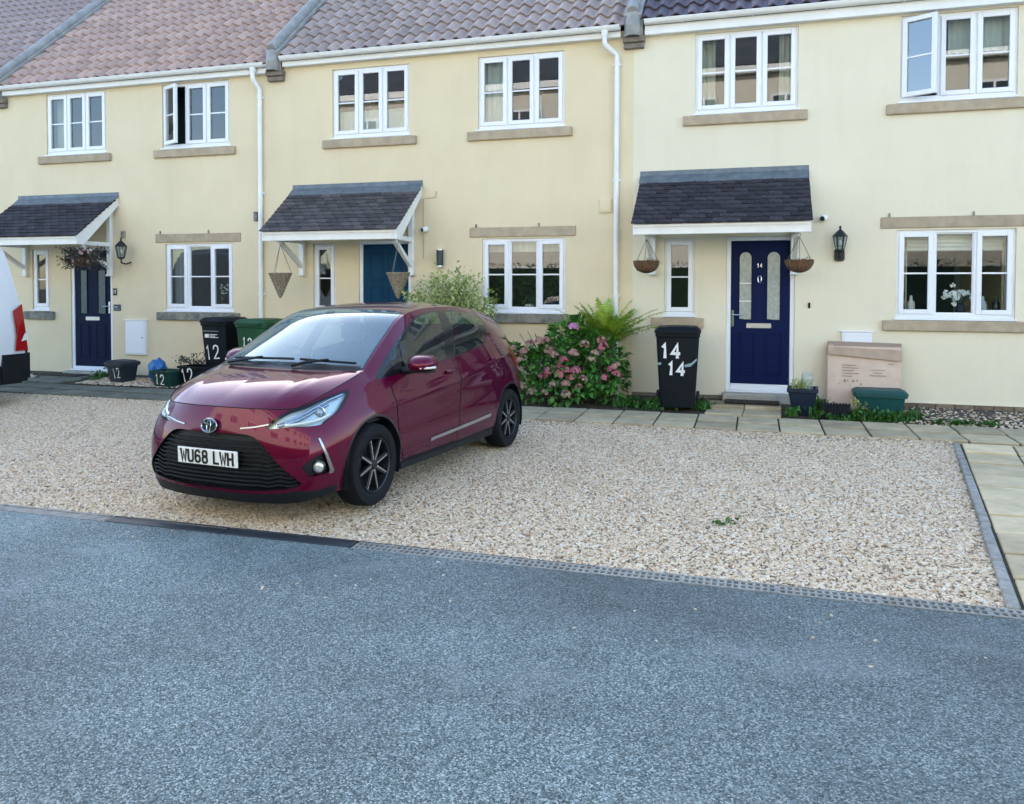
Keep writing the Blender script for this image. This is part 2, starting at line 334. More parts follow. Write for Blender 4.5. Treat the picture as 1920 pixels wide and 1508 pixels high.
def scatter(name, mesh, density, smin, smax, seed):
    ng = bpy.data.node_groups.new(name, 'GeometryNodeTree'); ng.interface.new_socket('Geometry', in_out='INPUT', socket_type='NodeSocketGeometry'); ng.interface.new_socket('Geometry', in_out='OUTPUT', socket_type='NodeSocketGeometry')
    N = ng.nodes.new; L = ng.links.new
    gi, go = N('NodeGroupInput'), N('NodeGroupOutput'); ds = N('GeometryNodeDistributePointsOnFaces'); ds.inputs['Density'].default_value = density; ds.inputs['Seed'].default_value = seed
    ci = N('GeometryNodeCollectionInfo'); ci.inputs[0].default_value = hid; ci.inputs['Separate Children'].default_value = True; ci.inputs['Reset Children'].default_value = True
    ip = N('GeometryNodeInstanceOnPoints'); ip.inputs['Pick Instance'].default_value = True
    rv = N('FunctionNodeRandomValue'); rv.data_type = 'FLOAT_VECTOR'; rv.inputs[0].default_value = (-.45, -.45, 0); rv.inputs[1].default_value = (.45, .45, 6.283)
    rs = N('FunctionNodeRandomValue'); rs.inputs[2].default_value = smin; rs.inputs[3].default_value = smax; rs.inputs['Seed'].default_value = 3
    rt = N('FunctionNodeRandomValue'); rt.inputs['Seed'].default_value = 11; sa = N('GeometryNodeStoreNamedAttribute'); sa.domain = 'INSTANCE'; sa.inputs['Name'].default_value = 'tint'
    L(gi.outputs[0], ds.inputs[0]); L(ds.outputs['Points'], ip.inputs['Points']); L(ci.outputs[0], ip.inputs['Instance']); L(rv.outputs[0], ip.inputs['Rotation']); L(rs.outputs[1], ip.inputs['Scale'])
    L(ip.outputs[0], sa.inputs['Geometry']); L(rt.outputs[1], sa.inputs['Value']); L(sa.outputs[0], go.inputs[0])
    o = mobj(name, mesh); md = o.modifiers.new('scatter', 'NODES'); md.node_group = ng; return o
gm_ = gravel_bed.data.copy()
for v in gm_.vertices: v.co.z += .006
gs = scatter('gravel', gm_, 4700, .0055, .0138, 1); tag(gs, 'pale buff gravel stones covering the parking bay', 'gravel', kind='stuff')
b = MB(); b.add([(-5.95, -.95, -.03), (-2.9, -.95, -.03), (-2.9, -.25, .005), (-5.95, -.25, .005)], [(0, 1, 2, 3)]); b.add([(-9, -1.02, -.035), (-7.15, -1.02, -.035), (-7.15, -.35, 0), (-9, -.35, 0)], [(0, 1, 2, 3)])
g2 = scatter('border_gravel', b.mesh('border_gravel', GRAVBASE), 1500, .008, .018, 5); tag(g2, 'loose pale gravel in the border by the bins', 'gravel', kind='stuff')
b = MB(); b.add([(5.9, -1.03, -.045), (9, -1.03, -.045), (9, -.02, .012), (5.9, -.02, .012)], [(0, 1, 2, 3)])
g3 = scatter('border_pebbles', b.mesh('border_pebbles', SOIL), 480, .006, .02, 8); tag(g3, 'scattered brown pebbles in the bare border by the wall', 'gravel', kind='stuff')
b = MB(); b.add([(-4, -7.6, -.099), (8, -7.6, -.099), (8, -6.72, -.099), (-4, -6.72, -.099)], [(0, 1, 2, 3)])
g4 = scatter('stray_gravel', b.mesh('stray_gravel', ASPHALT), 9, .004, .009, 12); tag(g4, 'few stray gravel stones strewn on the asphalt edge', 'gravel', kind='stuff')
# ---------------------------------------------------------------- terrace houses
UPVC = mat('white_upvc', (.80, .81, .83), rough=.28, var=.04, vs=2)
WHITEP = mat('white_gloss_paint', (.80, .80, .77), rough=.35, var=.08, vs=5)
GASK = mat('window_gasket', (.03, .032, .035), rough=.7)
SILLST = mat('buff_stone_sill', (.47, .375, .255), rough=.85, c2=(.36, .285, .195), vs=7, bump=.4, bs=90, rnd=.08, space='w')
SILLDK = mat('weathered_stone_sill', (.30, .28, .22), rough=.85, c2=(.12, .125, .11), vs=9, bump=.4, bs=90, rnd=.08, space='w')
PLINTHB = mat('buff_plinth_brick', (.26, .185, .115), rough=.9, c2=(.15, .12, .09), vs=14, bump=.5, bs=90, rnd=.3, space='w')
MORTAR = mat('grey_mortar', (.22, .20, .17), rough=.95, bump=.4, bs=120, space='w')
PANE = glass_mat('window_glass', (.74, .84, .84), ior=1.9); PANEG = glass_mat('window_glass_clear', (.86, .92, .92), ior=1.5)
PANEO = glass_mat('window_glass_open', (.6, .66, .68), ior=2.9)
LEAD = mat('lead_flashing', (.16, .19, .215), rough=.5, metal=.3, c2=(.09, .12, .14), vs=9, bump=.3, bs=30)
VERGEM = mat('grey_verge_tile', (.34, .33, .30), rough=.65, c2=(.22, .22, .205), vs=6, bump=.3, bs=60)
FROST = mat('obscured_door_glass', (.40, .42, .37), rough=.18, c2=(.28, .31, .28), vs=25, bump=.7, bs=55, coat=.3)
FROSTD = mat('dark_obscured_glass', (.035, .075, .085), rough=.25, c2=(.02, .05, .06), vs=25, bump=.5, bs=55)
CANTILE = mat('slate_grey_plain_tile', (.050, .045, .054), rough=.8, c2=(.018, .017, .022), vs=10, bump=.5, bs=140, rnd=.42, spec=.3)
CANTILE2 = mat('brown_grey_plain_tile', (.085, .074, .074), rough=.72, c2=(.036, .031, .035), vs=10, bump=.5, bs=140, rnd=.45)
def tile_mat(name, c, c2): return mat(name, c, rough=.6, c2=c2, vs=9, bump=.4, bs=120, rnd=.17)
TILES = {11: tile_mat('brown_pantile', (.40, .285, .235), (.29, .205, .17)), 12: tile_mat('pinkish_brown_pantile', (.50, .32, .235), (.37, .24, .18)), 13: tile_mat('mid_brown_pantile', (.40, .30, .245), (.28, .21, .175)), 14: tile_mat('dark_plum_pantile', (.12, .085, .10), (.06, .048, .065))}
def render_mat(name, c, c2):
    m = mat(name, c, rough=.88, c2=c2, vs=.9, detail=8, bump=.35, bs=160, ramp=(.3, .6), space='w')
    nt = m.node_tree; L = nt.links; b = nt.nodes['Principled BSDF']; src = b.inputs['Base Color'].links[0].from_socket      # faint rain runs and grime
    g = _n(nt, 'NewGeometry'); mp = _n(nt, 'Mapping'); mp.inputs['Scale'].default_value = (5, 5, .6); L.new(g.outputs['Position'], mp.inputs[0]); nz = _n(nt, 'TexNoise'); nz.inputs['Scale'].default_value = 1; nz.inputs['Detail'].default_value = 5; L.new(mp.outputs[0], nz.inputs['Vector'])
    mr = _n(nt, 'MapRange'); mr.inputs['From Min'].default_value = .52; mr.inputs['From Max'].default_value = .78; mr.inputs['To Min'].default_value = 0; mr.inputs['To Max'].default_value = .085; L.new(nz.outputs[0], mr.inputs['Value'])
    mx = _n(nt, 'Mix', data_type='RGBA'); L.new(mr.outputs[0], mx.inputs[0]); L.new(src, mx.inputs[6]); mx.inputs[7].default_value = (.42, .37, .27, 1); L.new(mx.outputs[2], b.inputs['Base Color'])
    return m
WALLC = {11: render_mat('cream_render_pale', (.74, .63, .43), (.69, .58, .39)), 12: render_mat('cream_render', (.74, .63, .425), (.69, .58, .385)), 13: render_mat('deep_cream_render', (.75, .635, .42), (.695, .58, .38)), 14: render_mat('pale_cream_render', (.77, .70, .53), (.73, .66, .49))}
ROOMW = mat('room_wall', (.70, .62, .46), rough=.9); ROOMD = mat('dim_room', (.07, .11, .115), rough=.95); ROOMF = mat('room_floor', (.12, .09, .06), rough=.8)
BLINDM = mat('white_fabric_blind', (.66, .63, .55), rough=.9, bump=.2, bs=90); CURTB = mat('blue_curtain', (.02, .06, .12), rough=.9); CURTC = mat('cream_curtain', (.52, .46, .34), rough=.9); SHUTM = mat('grey_roller_blind', (.30, .31, .31), rough=.85)

def wall_mesh(x0, x1, z0, z1, holes, depth, back):
    """front wall with openings and reveals; face on y=0, reveal to y=depth, plus sides and rear as a shell to y=back"""
    xs = sorted({x0, x1, *[h[0] for h in holes], *[h[1] for h in holes]}); zs = sorted({z0, z1, *[h[2] for h in holes], *[h[3] for h in holes]})
    mb = MB()
    for i in range(len(xs) - 1):
        for j in range(len(zs) - 1):
            cx, cz = (xs[i] + xs[i + 1]) / 2, (zs[j] + zs[j + 1]) / 2
            if any(h[0] < cx < h[1] and h[2] < cz < h[3] for h in holes): continue
            mb.add([(xs[i], 0, zs[j]), (xs[i + 1], 0, zs[j]), (xs[i + 1], 0, zs[j + 1]), (xs[i], 0, zs[j + 1])], [(0, 1, 2, 3)])
    for a, b_, c, d in holes:
        mb.add([(a, 0, c), (b_, 0, c), (b_, 0, d), (a, 0, d), (a, depth, c), (b_, depth, c), (b_, depth, d), (a, depth, d)], [(0, 4, 5, 1), (1, 5, 6, 2), (2, 6, 7, 3), (3, 7, 4, 0)])
    mb.add([(x0, 0, z0), (x0, back, z0), (x0, back, z1), (x0, 0, z1)], [(0, 1, 2, 3)]); mb.add([(x1, 0, z0), (x1, back, z0), (x1, back, z1), (x1, 0, z1)], [(3, 2, 1, 0)])
    mb.add([(x0, back, z0), (x1, back, z0), (x1, back, z1), (x0, back, z1)], [(3, 2, 1, 0)])
    return mb
def frame_bars(mb, x0, x1, z0, z1, w, y0, y1, wb=None):
    wb = wb or w
    mb.box((x0, y0, z0), (x0 + w, y1, z1)); mb.box((x1 - w, y0, z0), (x1, y1, z1)); mb.box((x0 + w, y0, z0), (x1 - w, y1, z0 + wb)); mb.box((x0 + w, y0, z1 - w), (x1 - w, y1, z1))
def window(house, x0, x1, z0, z1, lights, bar=.52, openl=None, ang=0, cill=True, room=ROOMD, pane=None, sashes=None, bars=True, depth=2.2, fixed_tall=False):
    """upvc casement window in the wall opening; openl = index of an opened light (hinged on its left)"""
    Y = .028; zc = z0 + (.045 if cill else 0)
    mb = MB(); frame_bars(mb, x0, x1, zc, z1, .042, Y, Y + .07); n = len(lights); tot = sum(lights); xs = [x0 + .042]
    for l in lights: xs.append(xs[-1] + (x1 - x0 - .084) * l / tot)
    for x in xs[1:-1]: mb.box((x - .021, Y + .0015, zc + .042), (x + .021, Y + .069, z1 - .042))
    if cill: mb.box((x0 - .025, -.028, z0), (x1 + .025, Y + .06, z0 + .022)); mb.box((x0, Y - .012, z0 + .022), (x1, Y + .06, z0 + .0455))
    win = mb.build('window', UPVC, house, False, .004)
    for i in range(n):
        a, b_ = xs[i] + (.021 if i else 0), xs[i + 1] - (.021 if i < n - 1 else 0); c, d = zc + .042, z1 - .042
        opener = sashes is None or i in sashes
        piv = empty('casement', (0, 0, 0), 0, win) if False else None
        if opener:
            mb = MB(); w = .058; frame_bars(mb, a - .010 - a, b_ + .010 - a, c - .010, d + .010, w, -.020, .03); s = mb.build('sash', UPVC, win, False, .005); s.location = (a, Y + .001, 0)
            ga, gb, gc, gd, gy, par = .044, b_ - a - .044, c + .044, d - .044, .012, s
        else:
            ga, gb, gc, gd, gy = 0, b_ - a, c, d, .035
            s = empty('fixed_light', (a, Y, 0), 0, win)
            mb = MB(); frame_bars(mb, 0, b_ - a, c, d, .012, .018, .04); mb.build('bead', UPVC, s)
        mb = MB(); mb.add([(ga, gy, gc), (gb, gy, gc), (gb, gy, gd), (ga, gy, gd)], [(0, 1, 2, 3)]); mb.build('pane', PANEO if openl == i else pane or PANE, s)
        mb = MB(); frame_bars(mb, ga - .004, gb + .004, gc - .004, gd + .004, .010, gy - .004, gy - .0015); mb.build('gasket', GASK, s)
        if bars:
            zb = gc + (gd - gc) * bar; mb = MB(); mb.box((ga, gy - .008, zb - .010), (gb, gy - .001, zb + .010)); mb.box((ga, gy + .001, zb - .010), (gb, gy + .008, zb + .010)); mb.build('glazing_bar', UPVC, s)
        if openl == i: s.rotation_euler = (0, 0, -ang); s.location = (a - .005, Y - .012, 0)
    # room behind
    mb = MB(); X0, X1, Z0, Z1, D0, D1 = x0 - .45, x1 + .35, z0 - .85, z1 + .12, .14, depth
    mb.add([(X0, D0, Z0), (X1, D0, Z0), (X1, D1, Z0), (X0, D1, Z0), (X0, D0, Z1), (X1, D0, Z1), (X1, D1, Z1), (X0, D1, Z1)], [(0, 1, 2, 3), (7, 6, 5, 4), (1, 5, 6, 2), (2, 6, 7, 3), (3, 7, 4, 0)])
    mb.add([(X0, D0, Z0), (X0, D0, Z1), (x0, D0, Z1), (x0, D0, Z0), (x1, D0, Z0), (x1, D0, Z1), (X1, D0, Z1), (X1, D0, Z0), (x0, D0, z0), (x1, D0, z0), (x0, D0, z1), (x1, D0, z1)], [(0, 1, 2, 3), (4, 5, 6, 7), (3, 8, 9, 4), (10, 2, 5, 11)])
    r = mb.build('room', room, win)
    return win
def stone(house, name, x0, x1, z0, z1, y=-.05, m=None):
    b = MB(); b.box((x0, y, z0), (x1, .03, z1)); return b.build(name, m or SILLST, house, False, .008)

# pantile: one S-curve wide, head tucked under the next course
TW, TG, PITCH = .205, .315, R(42)
def pantile(m, name='tile'):
    prof = []
    for t in np.linspace(0, 1, 9):
        x = t * (TW + .028); ph = t * 1.12
        z = .030 * (math.cos(2 * math.pi * (ph - .30)) if ph < .80 else math.cos(2 * math.pi * .5)) if ph < .80 else -.030 + .012 * math.sin((ph - .8) / .32 * 3.14)
        prof.append((x, z))
    n = len(prof); Lh = TG + .06; mb = MB()
    vs = [(x, 0, z + .034) for x, z in prof] + [(x, Lh, z) for x, z in prof] + [(x, 0, z + .014) for x, z in prof]
    mb.add(vs, [(i, i + 1, n + i + 1, n + i) for i in range(n - 1)] + [(2 * n + i, 2 * n + i + 1, i + 1, i) for i in range(n - 1)])
    me = bpy.data.meshes.new(name); me.from_pydata(mb.v, [], mb.f); me.materials.append(m); me.shade_smooth(); me.set_sharp_from_angle(angle=R(50)); return me
def roof(house, no, x0, x1, ze, rows_sep):
    """front slope of pantiles from the eave (y=-.14, z=ze); lower courses tile by tile"""
    cs, sn = math.cos(PITCH), math.sin(PITCH); Yr, Ls = 4.0, (4.0 + .14) / math.cos(PITCH); zr = ze + 4.14 * math.tan(PITCH)
    b = MB(); b.add([(x0, -.10, ze - .02), (x1, -.10, ze - .02), (x1, Yr, zr - .05), (x0, Yr, zr - .05), (x1, 8.2, ze), (x0, 8.2, ze)], [(0, 1, 2, 3), (3, 2, 4, 5)])
    b.add([(x0, -.10, ze - .02), (x0, Yr, zr - .05), (x0, 8.2, ze)], [(0, 1, 2)]); b.add([(x1, -.10, ze - .02), (x1, Yr, zr - .05), (x1, 8.2, ze)], [(0, 2, 1)])
    rf = b.build('roof', mat('roof_underlay', (.03, .028, .03), rough=.9), house)
    me = pantile(TILES[no]); n = int(round((x1 - x0) / TW)); tw = (x1 - x0) / n; nr = int(Ls / TG); big = MB(); V = [tuple(v.co) for v in me.vertices]; F = [tuple(p.vertices) for p in me.polygons]
    for r in range(nr + 1):
        for c in range(n):
            s = r * TG; px = x0 + c * tw - .012; dx, dr = random.uniform(-.003, .003), random.uniform(-.006, .006)
            M = Matrix.Translation((px + dx, -.14 + s * cs, ze + s * sn + random.uniform(0, .004))) @ Matrix.Rotation(PITCH, 4, 'X') @ Matrix.Rotation(dr, 4, 'Z')
            if r < rows_sep:
                o = mobj('tile', me, None, rf); o.matrix_local = M
            else: big.add(V, F, M)
    if big.v:
        m2 = bpy.data.meshes.new('upper_tiles'); m2.from_pydata(big.v, [], big.f); m2.materials.append(TILES[no]); m2.shade_smooth(); m2.set_sharp_from_angle(angle=R(50)); o = mobj('upper_tiles', m2, None, rf); o['kind'] = 'stuff'
    b = MB(); b.tube([(x0, Yr, zr + .02), (x1, Yr, zr + .02)], .12, 10); b.build('ridge', TILES[no], rf, True)
def verge(house, x, ze):
    """raised party-wall verge running up the slope, kneeler below"""
    cs, sn = math.cos(PITCH), math.sin(PITCH); b = MB(); W = .24
    p0, p1 = Vector((x, -.16, ze + .06)), Vector((x, 4.0, ze + .06 + 4.16 * math.tan(PITCH)))
    b.bar(p0, p1, W, .06); b.tube([p0 + Vector((0, .0, .07)), p1 + Vector((0, 0, .07))], .08, 12); b.build('verge_capping', VERGEM, house, True, .008)
    for k in range(8): pass
    b = MB(); b.lathe([(.105, -.20), (.112, -.06), (.108, -.055), (.100, .06), (.075, .12), (.001, .125)], 18, Matrix.Translation((x, -.115, ze))); b.box((x - .12, -.10, ze - .19), (x + .13, .02, ze + .05)); b.build('verge_end', VERGEM, house, True)
    b = MB(); b.box((x - .14, -.12, ze - .265), (x + .15, .02, ze - .185)); b.box((x - .13, -.08, ze - .34), (x + .14, .02, ze - .268)); b.build('kneeler', mat('kneeler_stone', (.25, .21, .17), rough=.85, var=.4, vs=12), house, False, .006)
def gutter(house, x0, x1, zf, zt, pipe_x=None, out_x=None):
    b = MB(); b.box((x0, -.105, zf), (x1, -.085, zt - .06)); b.box((x0, -.085, zf), (x1, .0, zf + .012)); b.build('fascia', WHITEP, house, False, .003)
    prof = [(-.155 + .056 * math.cos(a), zt - .012 + .056 * math.sin(a)) for a in np.linspace(math.pi, 2 * math.pi, 11)]
    b = MB(); n = len(prof); pi = [(-.155 + .052 * math.cos(a), zt - .012 + .052 * math.sin(a)) for a in np.linspace(2 * math.pi, math.pi, 11)]; pr = prof + pi; n = len(pr)
    b.add([(x0, y, z) for y, z in pr] + [(x1, y, z) for y, z in pr], [(i, (i + 1) % n, (i + 1) % n + n, i + n) for i in range(n)] + [(0, 1, 20, 21)[:0] or tuple(range(n))[::-1], tuple(range(n, 2 * n))])
    for y in (-.211, -.099): b.box((x0, y - .006, zt - .016), (x1, y + .006, zt - .003))
    g = b.build('gutter', WHITEP, house, True)
    for x in np.arange(x0 + .5, x1, .9):
        b = MB(); pr2 = [(-.155 + .062 * math.cos(a), zt - .012 + .062 * math.sin(a)) for a in np.linspace(math.pi * .98, 2.02 * math.pi, 9)]; m_ = len(pr2); b.add([(x - .012, y, z) for y, z in pr2] + [(x + .012, y, z) for y, z in pr2], [(i, i + 1, m_ + i + 1, m_ + i) for i in range(m_ - 1)]); b.build('gutter_bracket', WHITEP, g)
    if pipe_x is not None:
        b = MB(); b.lathe([(.050, .0), (.050, -.05), (.038, -.09)], 14, Matrix.Translation((out_x, -.155, zt - .055)))
        b.tube([(out_x, -.155, zt - .13), (out_x, -.155, zt - .22), (out_x + .01, -.15, zt - .25), (pipe_x - .01, -.055, zt - .36), (pipe_x, -.05, zt - .40), (pipe_x, -.05, zt - .55), (pipe_x, -.05, 2.5), (pipe_x, -.05, .10)], .036, 12)
        p = b.build('downpipe', WHITEP, house, True)
        for z in (zt - .5, 3.0, 1.4):
            b = MB(); b.lathe([(.042, -.02), (.042, .02)], 12, Matrix.Translation((pipe_x, -.05, z)), True); b.box((pipe_x - .055, -.03, z - .018), (pipe_x + .055, -.002, z + .018)); b.build('pipe_clip', WHITEP, p, True)

def canopy(house, x0, x1, zt=3.04, ze=2.345, pr=.90, m=None, foot=1.72):
    m = m or CANTILE
    a = math.atan2(zt - ze, pr); Ls = math.hypot(zt - ze, pr); cs, sn = math.cos(a), math.sin(a)
    b = MB(); b.add([(x0 + .02, -pr + .01, ze - .03), (x1 - .02, -pr + .01, ze - .03), (x1 - .02, 0, zt - .03), (x0 + .02, 0, zt - .03), (x0 + .02, -pr + .01, ze - .06), (x1 - .02, -pr + .01, ze - .06), (x1 - .02, 0, zt - .06), (x0 + .02, 0, zt - .06)], [(0, 1, 2, 3), (7, 6, 5, 4), (0, 4, 5, 1), (1, 5, 6, 2), (3, 2, 6, 7), (0, 3, 7, 4)])
    cn = b.build('porch_canopy', WHITEP, house)
    tb = MB(); tb.box((0, 0, 0), (.163, .19, .018)); tme = tb.mesh('tile', m, False, .003)
    hb = MB(); hb.box((0, 0, 0), (.080, .19, .018)); hme = hb.mesh('half_tile', m, False, .003)
    G = .100; nrow = int((Ls - .09) / G); n = int((x1 - x0) / .166); W = (x1 - x0) / n
    for r in range(nrow):
        s = -.035 + r * G
        for c in range(n + (r % 2)):
            xx = x0 + (c - .5 * (r % 2)) * W; me = tme
            if r % 2 and c == 0: xx, me = x0, hme
            if r % 2 and c == n: me = hme
            o = mobj('tile', me, None, cn); o.matrix_local = Matrix.Translation((xx + .0015 + random.uniform(-.0015, .0015), -pr + s * cs, ze - .012 + s * sn + random.uniform(0, .003))) @ Matrix.Rotation(a - R(8.0), 4, 'X') @ Matrix.Translation((0, 0, .012))
    b = MB()
    nseg = 6
    for k in range(nseg):
        xa, xb = x0 + (x1 - x0) * k / nseg - (.01 if k else .012), x0 + (x1 - x0) * (k + 1) / nseg + .002; dz = .004 + .003 * (k % 2)
        b.add([(xa, -.155, zt - .115 + dz), (xb, -.155, zt - .115 + dz), (xb, -.008, zt + .008 + dz), (xa, -.008, zt + .008 + dz), (xb, -.004, zt + .075), (xa, -.004, zt + .075)], [(0, 1, 2, 3), (3, 2, 4, 5)])
    b.build('lead_flashing', LEAD, cn)
    b = MB(); b.box((x0 + .03, -pr + .03, ze - .155), (x1 - .03, -pr + .052, ze - .022)); b.build('fascia_board', WHITEP, cn, False, .004)
    for xx in (x0 + .018, x1 - .042):
        b = MB(); b.add([(xx, -pr + .02, ze - .155), (xx, -pr + .02, ze - .02), (xx, 0, zt - .015), (xx, 0, zt - .16), (xx, -pr + .16, ze - .155), (xx + .024, -pr + .02, ze - .155), (xx + .024, -pr + .02, ze - .02), (xx + .024, 0, zt - .015), (xx + .024, 0, zt - .16), (xx + .024, -pr + .16, ze - .155)],
                        [(0, 4, 3, 2, 1), (5, 6, 7, 8, 9), (0, 1, 6, 5), (1, 2, 7, 6), (2, 3, 8, 7), (3, 4, 9, 8), (4, 0, 5, 9)]); b.build('barge_board', WHITEP, cn)
    for xx in (x0 + .17, x1 - .17):
        b = MB(); b.box((xx - .04, -.072, foot), (xx + .04, -.002, zt - .12)); b.bar((xx, -.05, ze - .12), (xx, -pr + .12, ze - .12), .07, .07); b.bar((xx, -.07, foot + .12), (xx, -pr + .26, ze - .155), .06, .065); b.box((xx - .05, -.09, foot - .03), (xx + .05, -.002, foot)); b.build('gallows_bracket', WHITEP, cn, False, .006)
    return cn

def door(house, x0, x1, z0, z1, colr, style, zfoot):
    """composite door in a white frame"""
    b = MB(); fw = .058; b.box((x0 - fw, .02, zfoot), (x0, .09, z1 + fw)); b.box((x1, .02, zfoot), (x1 + fw, .09, z1 + fw)); b.box((x0, .02, z1), (x1, .09, z1 + fw)); b.box((x0, .015, zfoot), (x1, .085, z0 - .003))
    b.box((x0 - fw, -.03, zfoot - .03), (x1 + fw, .05, zfoot)); b.build('door_frame', UPVC, house, False, .006)
    DM = mat('door_paint', colr, rough=.5, spec=.12, bump=.05, bs=150); FR = FROST if style == 'arched' else FROSTD
    y = .035; w = x1 - x0; h = z1 - z0; b = MB(); b.box((x0 + .002, y, z0), (x1 - .002, y + .045, z1 - .002)); d = b.build('door', DM, house, False, .004)
    def panel(a0, a1, c0, c1):
        b = MB(); frame_bars(b, x0 + a0 * w, x0 + a1 * w, z0 + c0 * h, z0 + c1 * h, .016, y - .007, y + .002); b.box((x0 + a0 * w + .035, y - .006, z0 + c0 * h + .035), (x0 + a1 * w - .035, y + .002, z0 + c1 * h - .035)); b.build('door_panel', DM, d, False, .005)
    def light(a0, a1, c0, c1, arched):
        xa, xb, za, zb = x0 + a0 * w, x0 + a1 * w, z0 + c0 * h, z0 + c1 * h; r = (xb - xa) / 2; cx = (xa + xb) / 2
        pts = [(xa, za), (xb, za)] + ([(cx + r * math.cos(t), zb - r + r * math.sin(t)) for t in np.linspace(0, math.pi, 13)] if arched else [(xb, zb), (xa, zb)])
        b = MB(); b.prism(pts, y - .004, y + .004); g = b.build('door_light', FR, d)
        b = MB(); b.tube([(x, y - .004, z) for x, z in pts + pts[:1]], .009, 6, False); b.build('glazing_trim', DM, g)
        return g
    if style == 'arched':
        light(.14, .36, .45, .925, True); light(.61, .84, .45, .925, True); panel(.14, .42, .06, .355); panel(.58, .87, .06, .355)
        b = MB(); b.box((x0 + .27 * w, y - .018, z0 + .39 * h), (x0 + .69 * w, y, z0 + .415 * h + .02)); b.build('letterbox', mat('brushed_chrome', (.62, .60, .56), rough=.3, metal=.8), d, False, .006)
        for k, zz in enumerate((.70, .575)):
            b = MB(); b.box((x0 + .145 * w, y - .007, z0 + zz * h), (x0 + .355 * w, y - .0035, z0 + zz * h + .012)); b.build('glazing_bead', UPVC, d)
        cx = x0 + .49 * w; zk = z0 + .73 * h
        b = MB(); b.tube([(cx + .022 * math.cos(t), y - .02, zk + .05 * math.sin(t)) for t in np.linspace(-1.2, 4.34, 16)], .007, 6); b.lathe([(.001, -.016), (.02, -.012), (.022, 0)], 10, Matrix.Translation((cx, y, zk + .06)) @ Matrix.Rotation(R(90), 4, 'X')); b.build('door_knocker', CHROME, d, True)
        b = MB(); strokes(b, '14', .048, .026, .012, .010, Matrix.Translation((cx - .034, y - .003, z0 + .815 * h)), depth=.004); b.build('door_number', CHROME, d)
        b = MB(); b.box((x0 + .012, y - .012, z0 + .40 * h), (x0 + .045, y, z0 + .515 * h)); b.tube([(x0 + .028, y - .01, z0 + .482 * h), (x0 + .028, y - .045, z0 + .482 * h), (x0 + .14, y - .048, z0 + .482 * h)], .009, 8); b.build('handle', CHROME, d, True)
    elif style == 'slots':
        light(.16, .35, .455, .83, False); light(.65, .86, .455, .83, False)
        for c in ((.14, .42), (.58, .87)): panel(c[0], c[1], .07, .37)
        b = MB(); b.box((x0 + .31 * w, y - .018, z0 + .395 * h), (x0 + .70 * w, y, z0 + .43 * h)); b.build('letterbox', CHROME, d, False, .006)
        b = MB(); b.box((x1 - .045, y - .012, z0 + .46 * h), (x1 - .012, y, z0 + .56 * h)); b.tube([(x1 - .028, y - .01, z0 + .52 * h), (x1 - .028, y - .045, z0 + .52 * h), (x1 - .14, y - .048, z0 + .52 * h)], .009, 8); b.build('handle', CHROME, d, True)
    else:
        panel(.16, .46, .72, .94); panel(.54, .84, .72, .94); panel(.16, .46, .42, .68); panel(.54, .84, .42, .68); panel(.16, .46, .06, .36); panel(.54, .84, .06, .36)
        b = MB(); b.box((x0 + .03, y - .012, z0 + .44 * h), (x0 + .075, y, z0 + .54 * h)); b.tube([(x0 + .05, y - .01, z0 + .50 * h), (x0 + .05, y - .045, z0 + .50 * h), (x0 + .05, y - .048, z0 + .56 * h)], .010, 8); b.build('handle', CHROME, d, True)
        b = MB(); b.lathe([(.001, -.03), (.022, -.026), (.026, 0)], 12, Matrix.Translation((x0 + .05, y, z0 + .60 * h)) @ Matrix.Rotation(R(90), 4, 'X')); b.build('lock', CHROME, d, True)

H = {
 11: dict(x=(-14.4, -8.46), holes=[], ev=(4.83, 4.98), lab='neighbouring cream house at the left edge, mostly its roof'),
 12: dict(x=(-8.46, -2.83), UL=(-7.46, -6.18), UR=(-5.02, -3.715), GW=(-4.985, -3.665), SW=(-7.82, -7.44), D=(-6.915, -6.14, .135, 2.135), ev=(4.875, 5.02), uz=(3.785, 4.855), gz=(1.095, 2.225), sz=(1.08, 2.165), can=(-8.10, -5.92), lab='cream terraced house with pinkish roof behind the dark bins'),
 13: dict(x=(-2.83, 2.80), UL=(-1.855, -.56), UR=(.53, 1.82), GW=(.595, 1.845), SW=(-2.20, -1.81), D=(-1.35, -.59, .14, 2.17), ev=(4.95, 5.09), uz=(3.79, 4.865), gz=(1.135, 2.225), sz=(1.09, 2.185), can=(-2.545, -.345), lab='deep cream terraced house behind the parked car'),
 14: dict(x=(2.80, 8.45), UL=(3.625, 4.935), UR=(6.145, 7.445), GW=(6.135, 7.465), SW=(3.235, 3.645), D=(4.115, 4.868, .235, 2.145), ev=(4.945, 5.13), uz=(3.835, 4.925), gz=(1.115, 2.25), sz=(1.115, 2.185), can=(2.91, 5.08), lab='pale cream terraced house with navy arched-glass front door')}
_s = -5.63
H[11].update({k: (H[12][k][0] + _s, H[12][k][1] + _s) for k in ('UL', 'UR', 'GW', 'SW', 'can')}); H[11].update(D=(H[12]['D'][0] + _s, H[12]['D'][1] + _s, .135, 2.135), uz=(3.745, 4.815), gz=(1.095, 2.225), sz=(1.08, 2.165))
HOUSE = {}
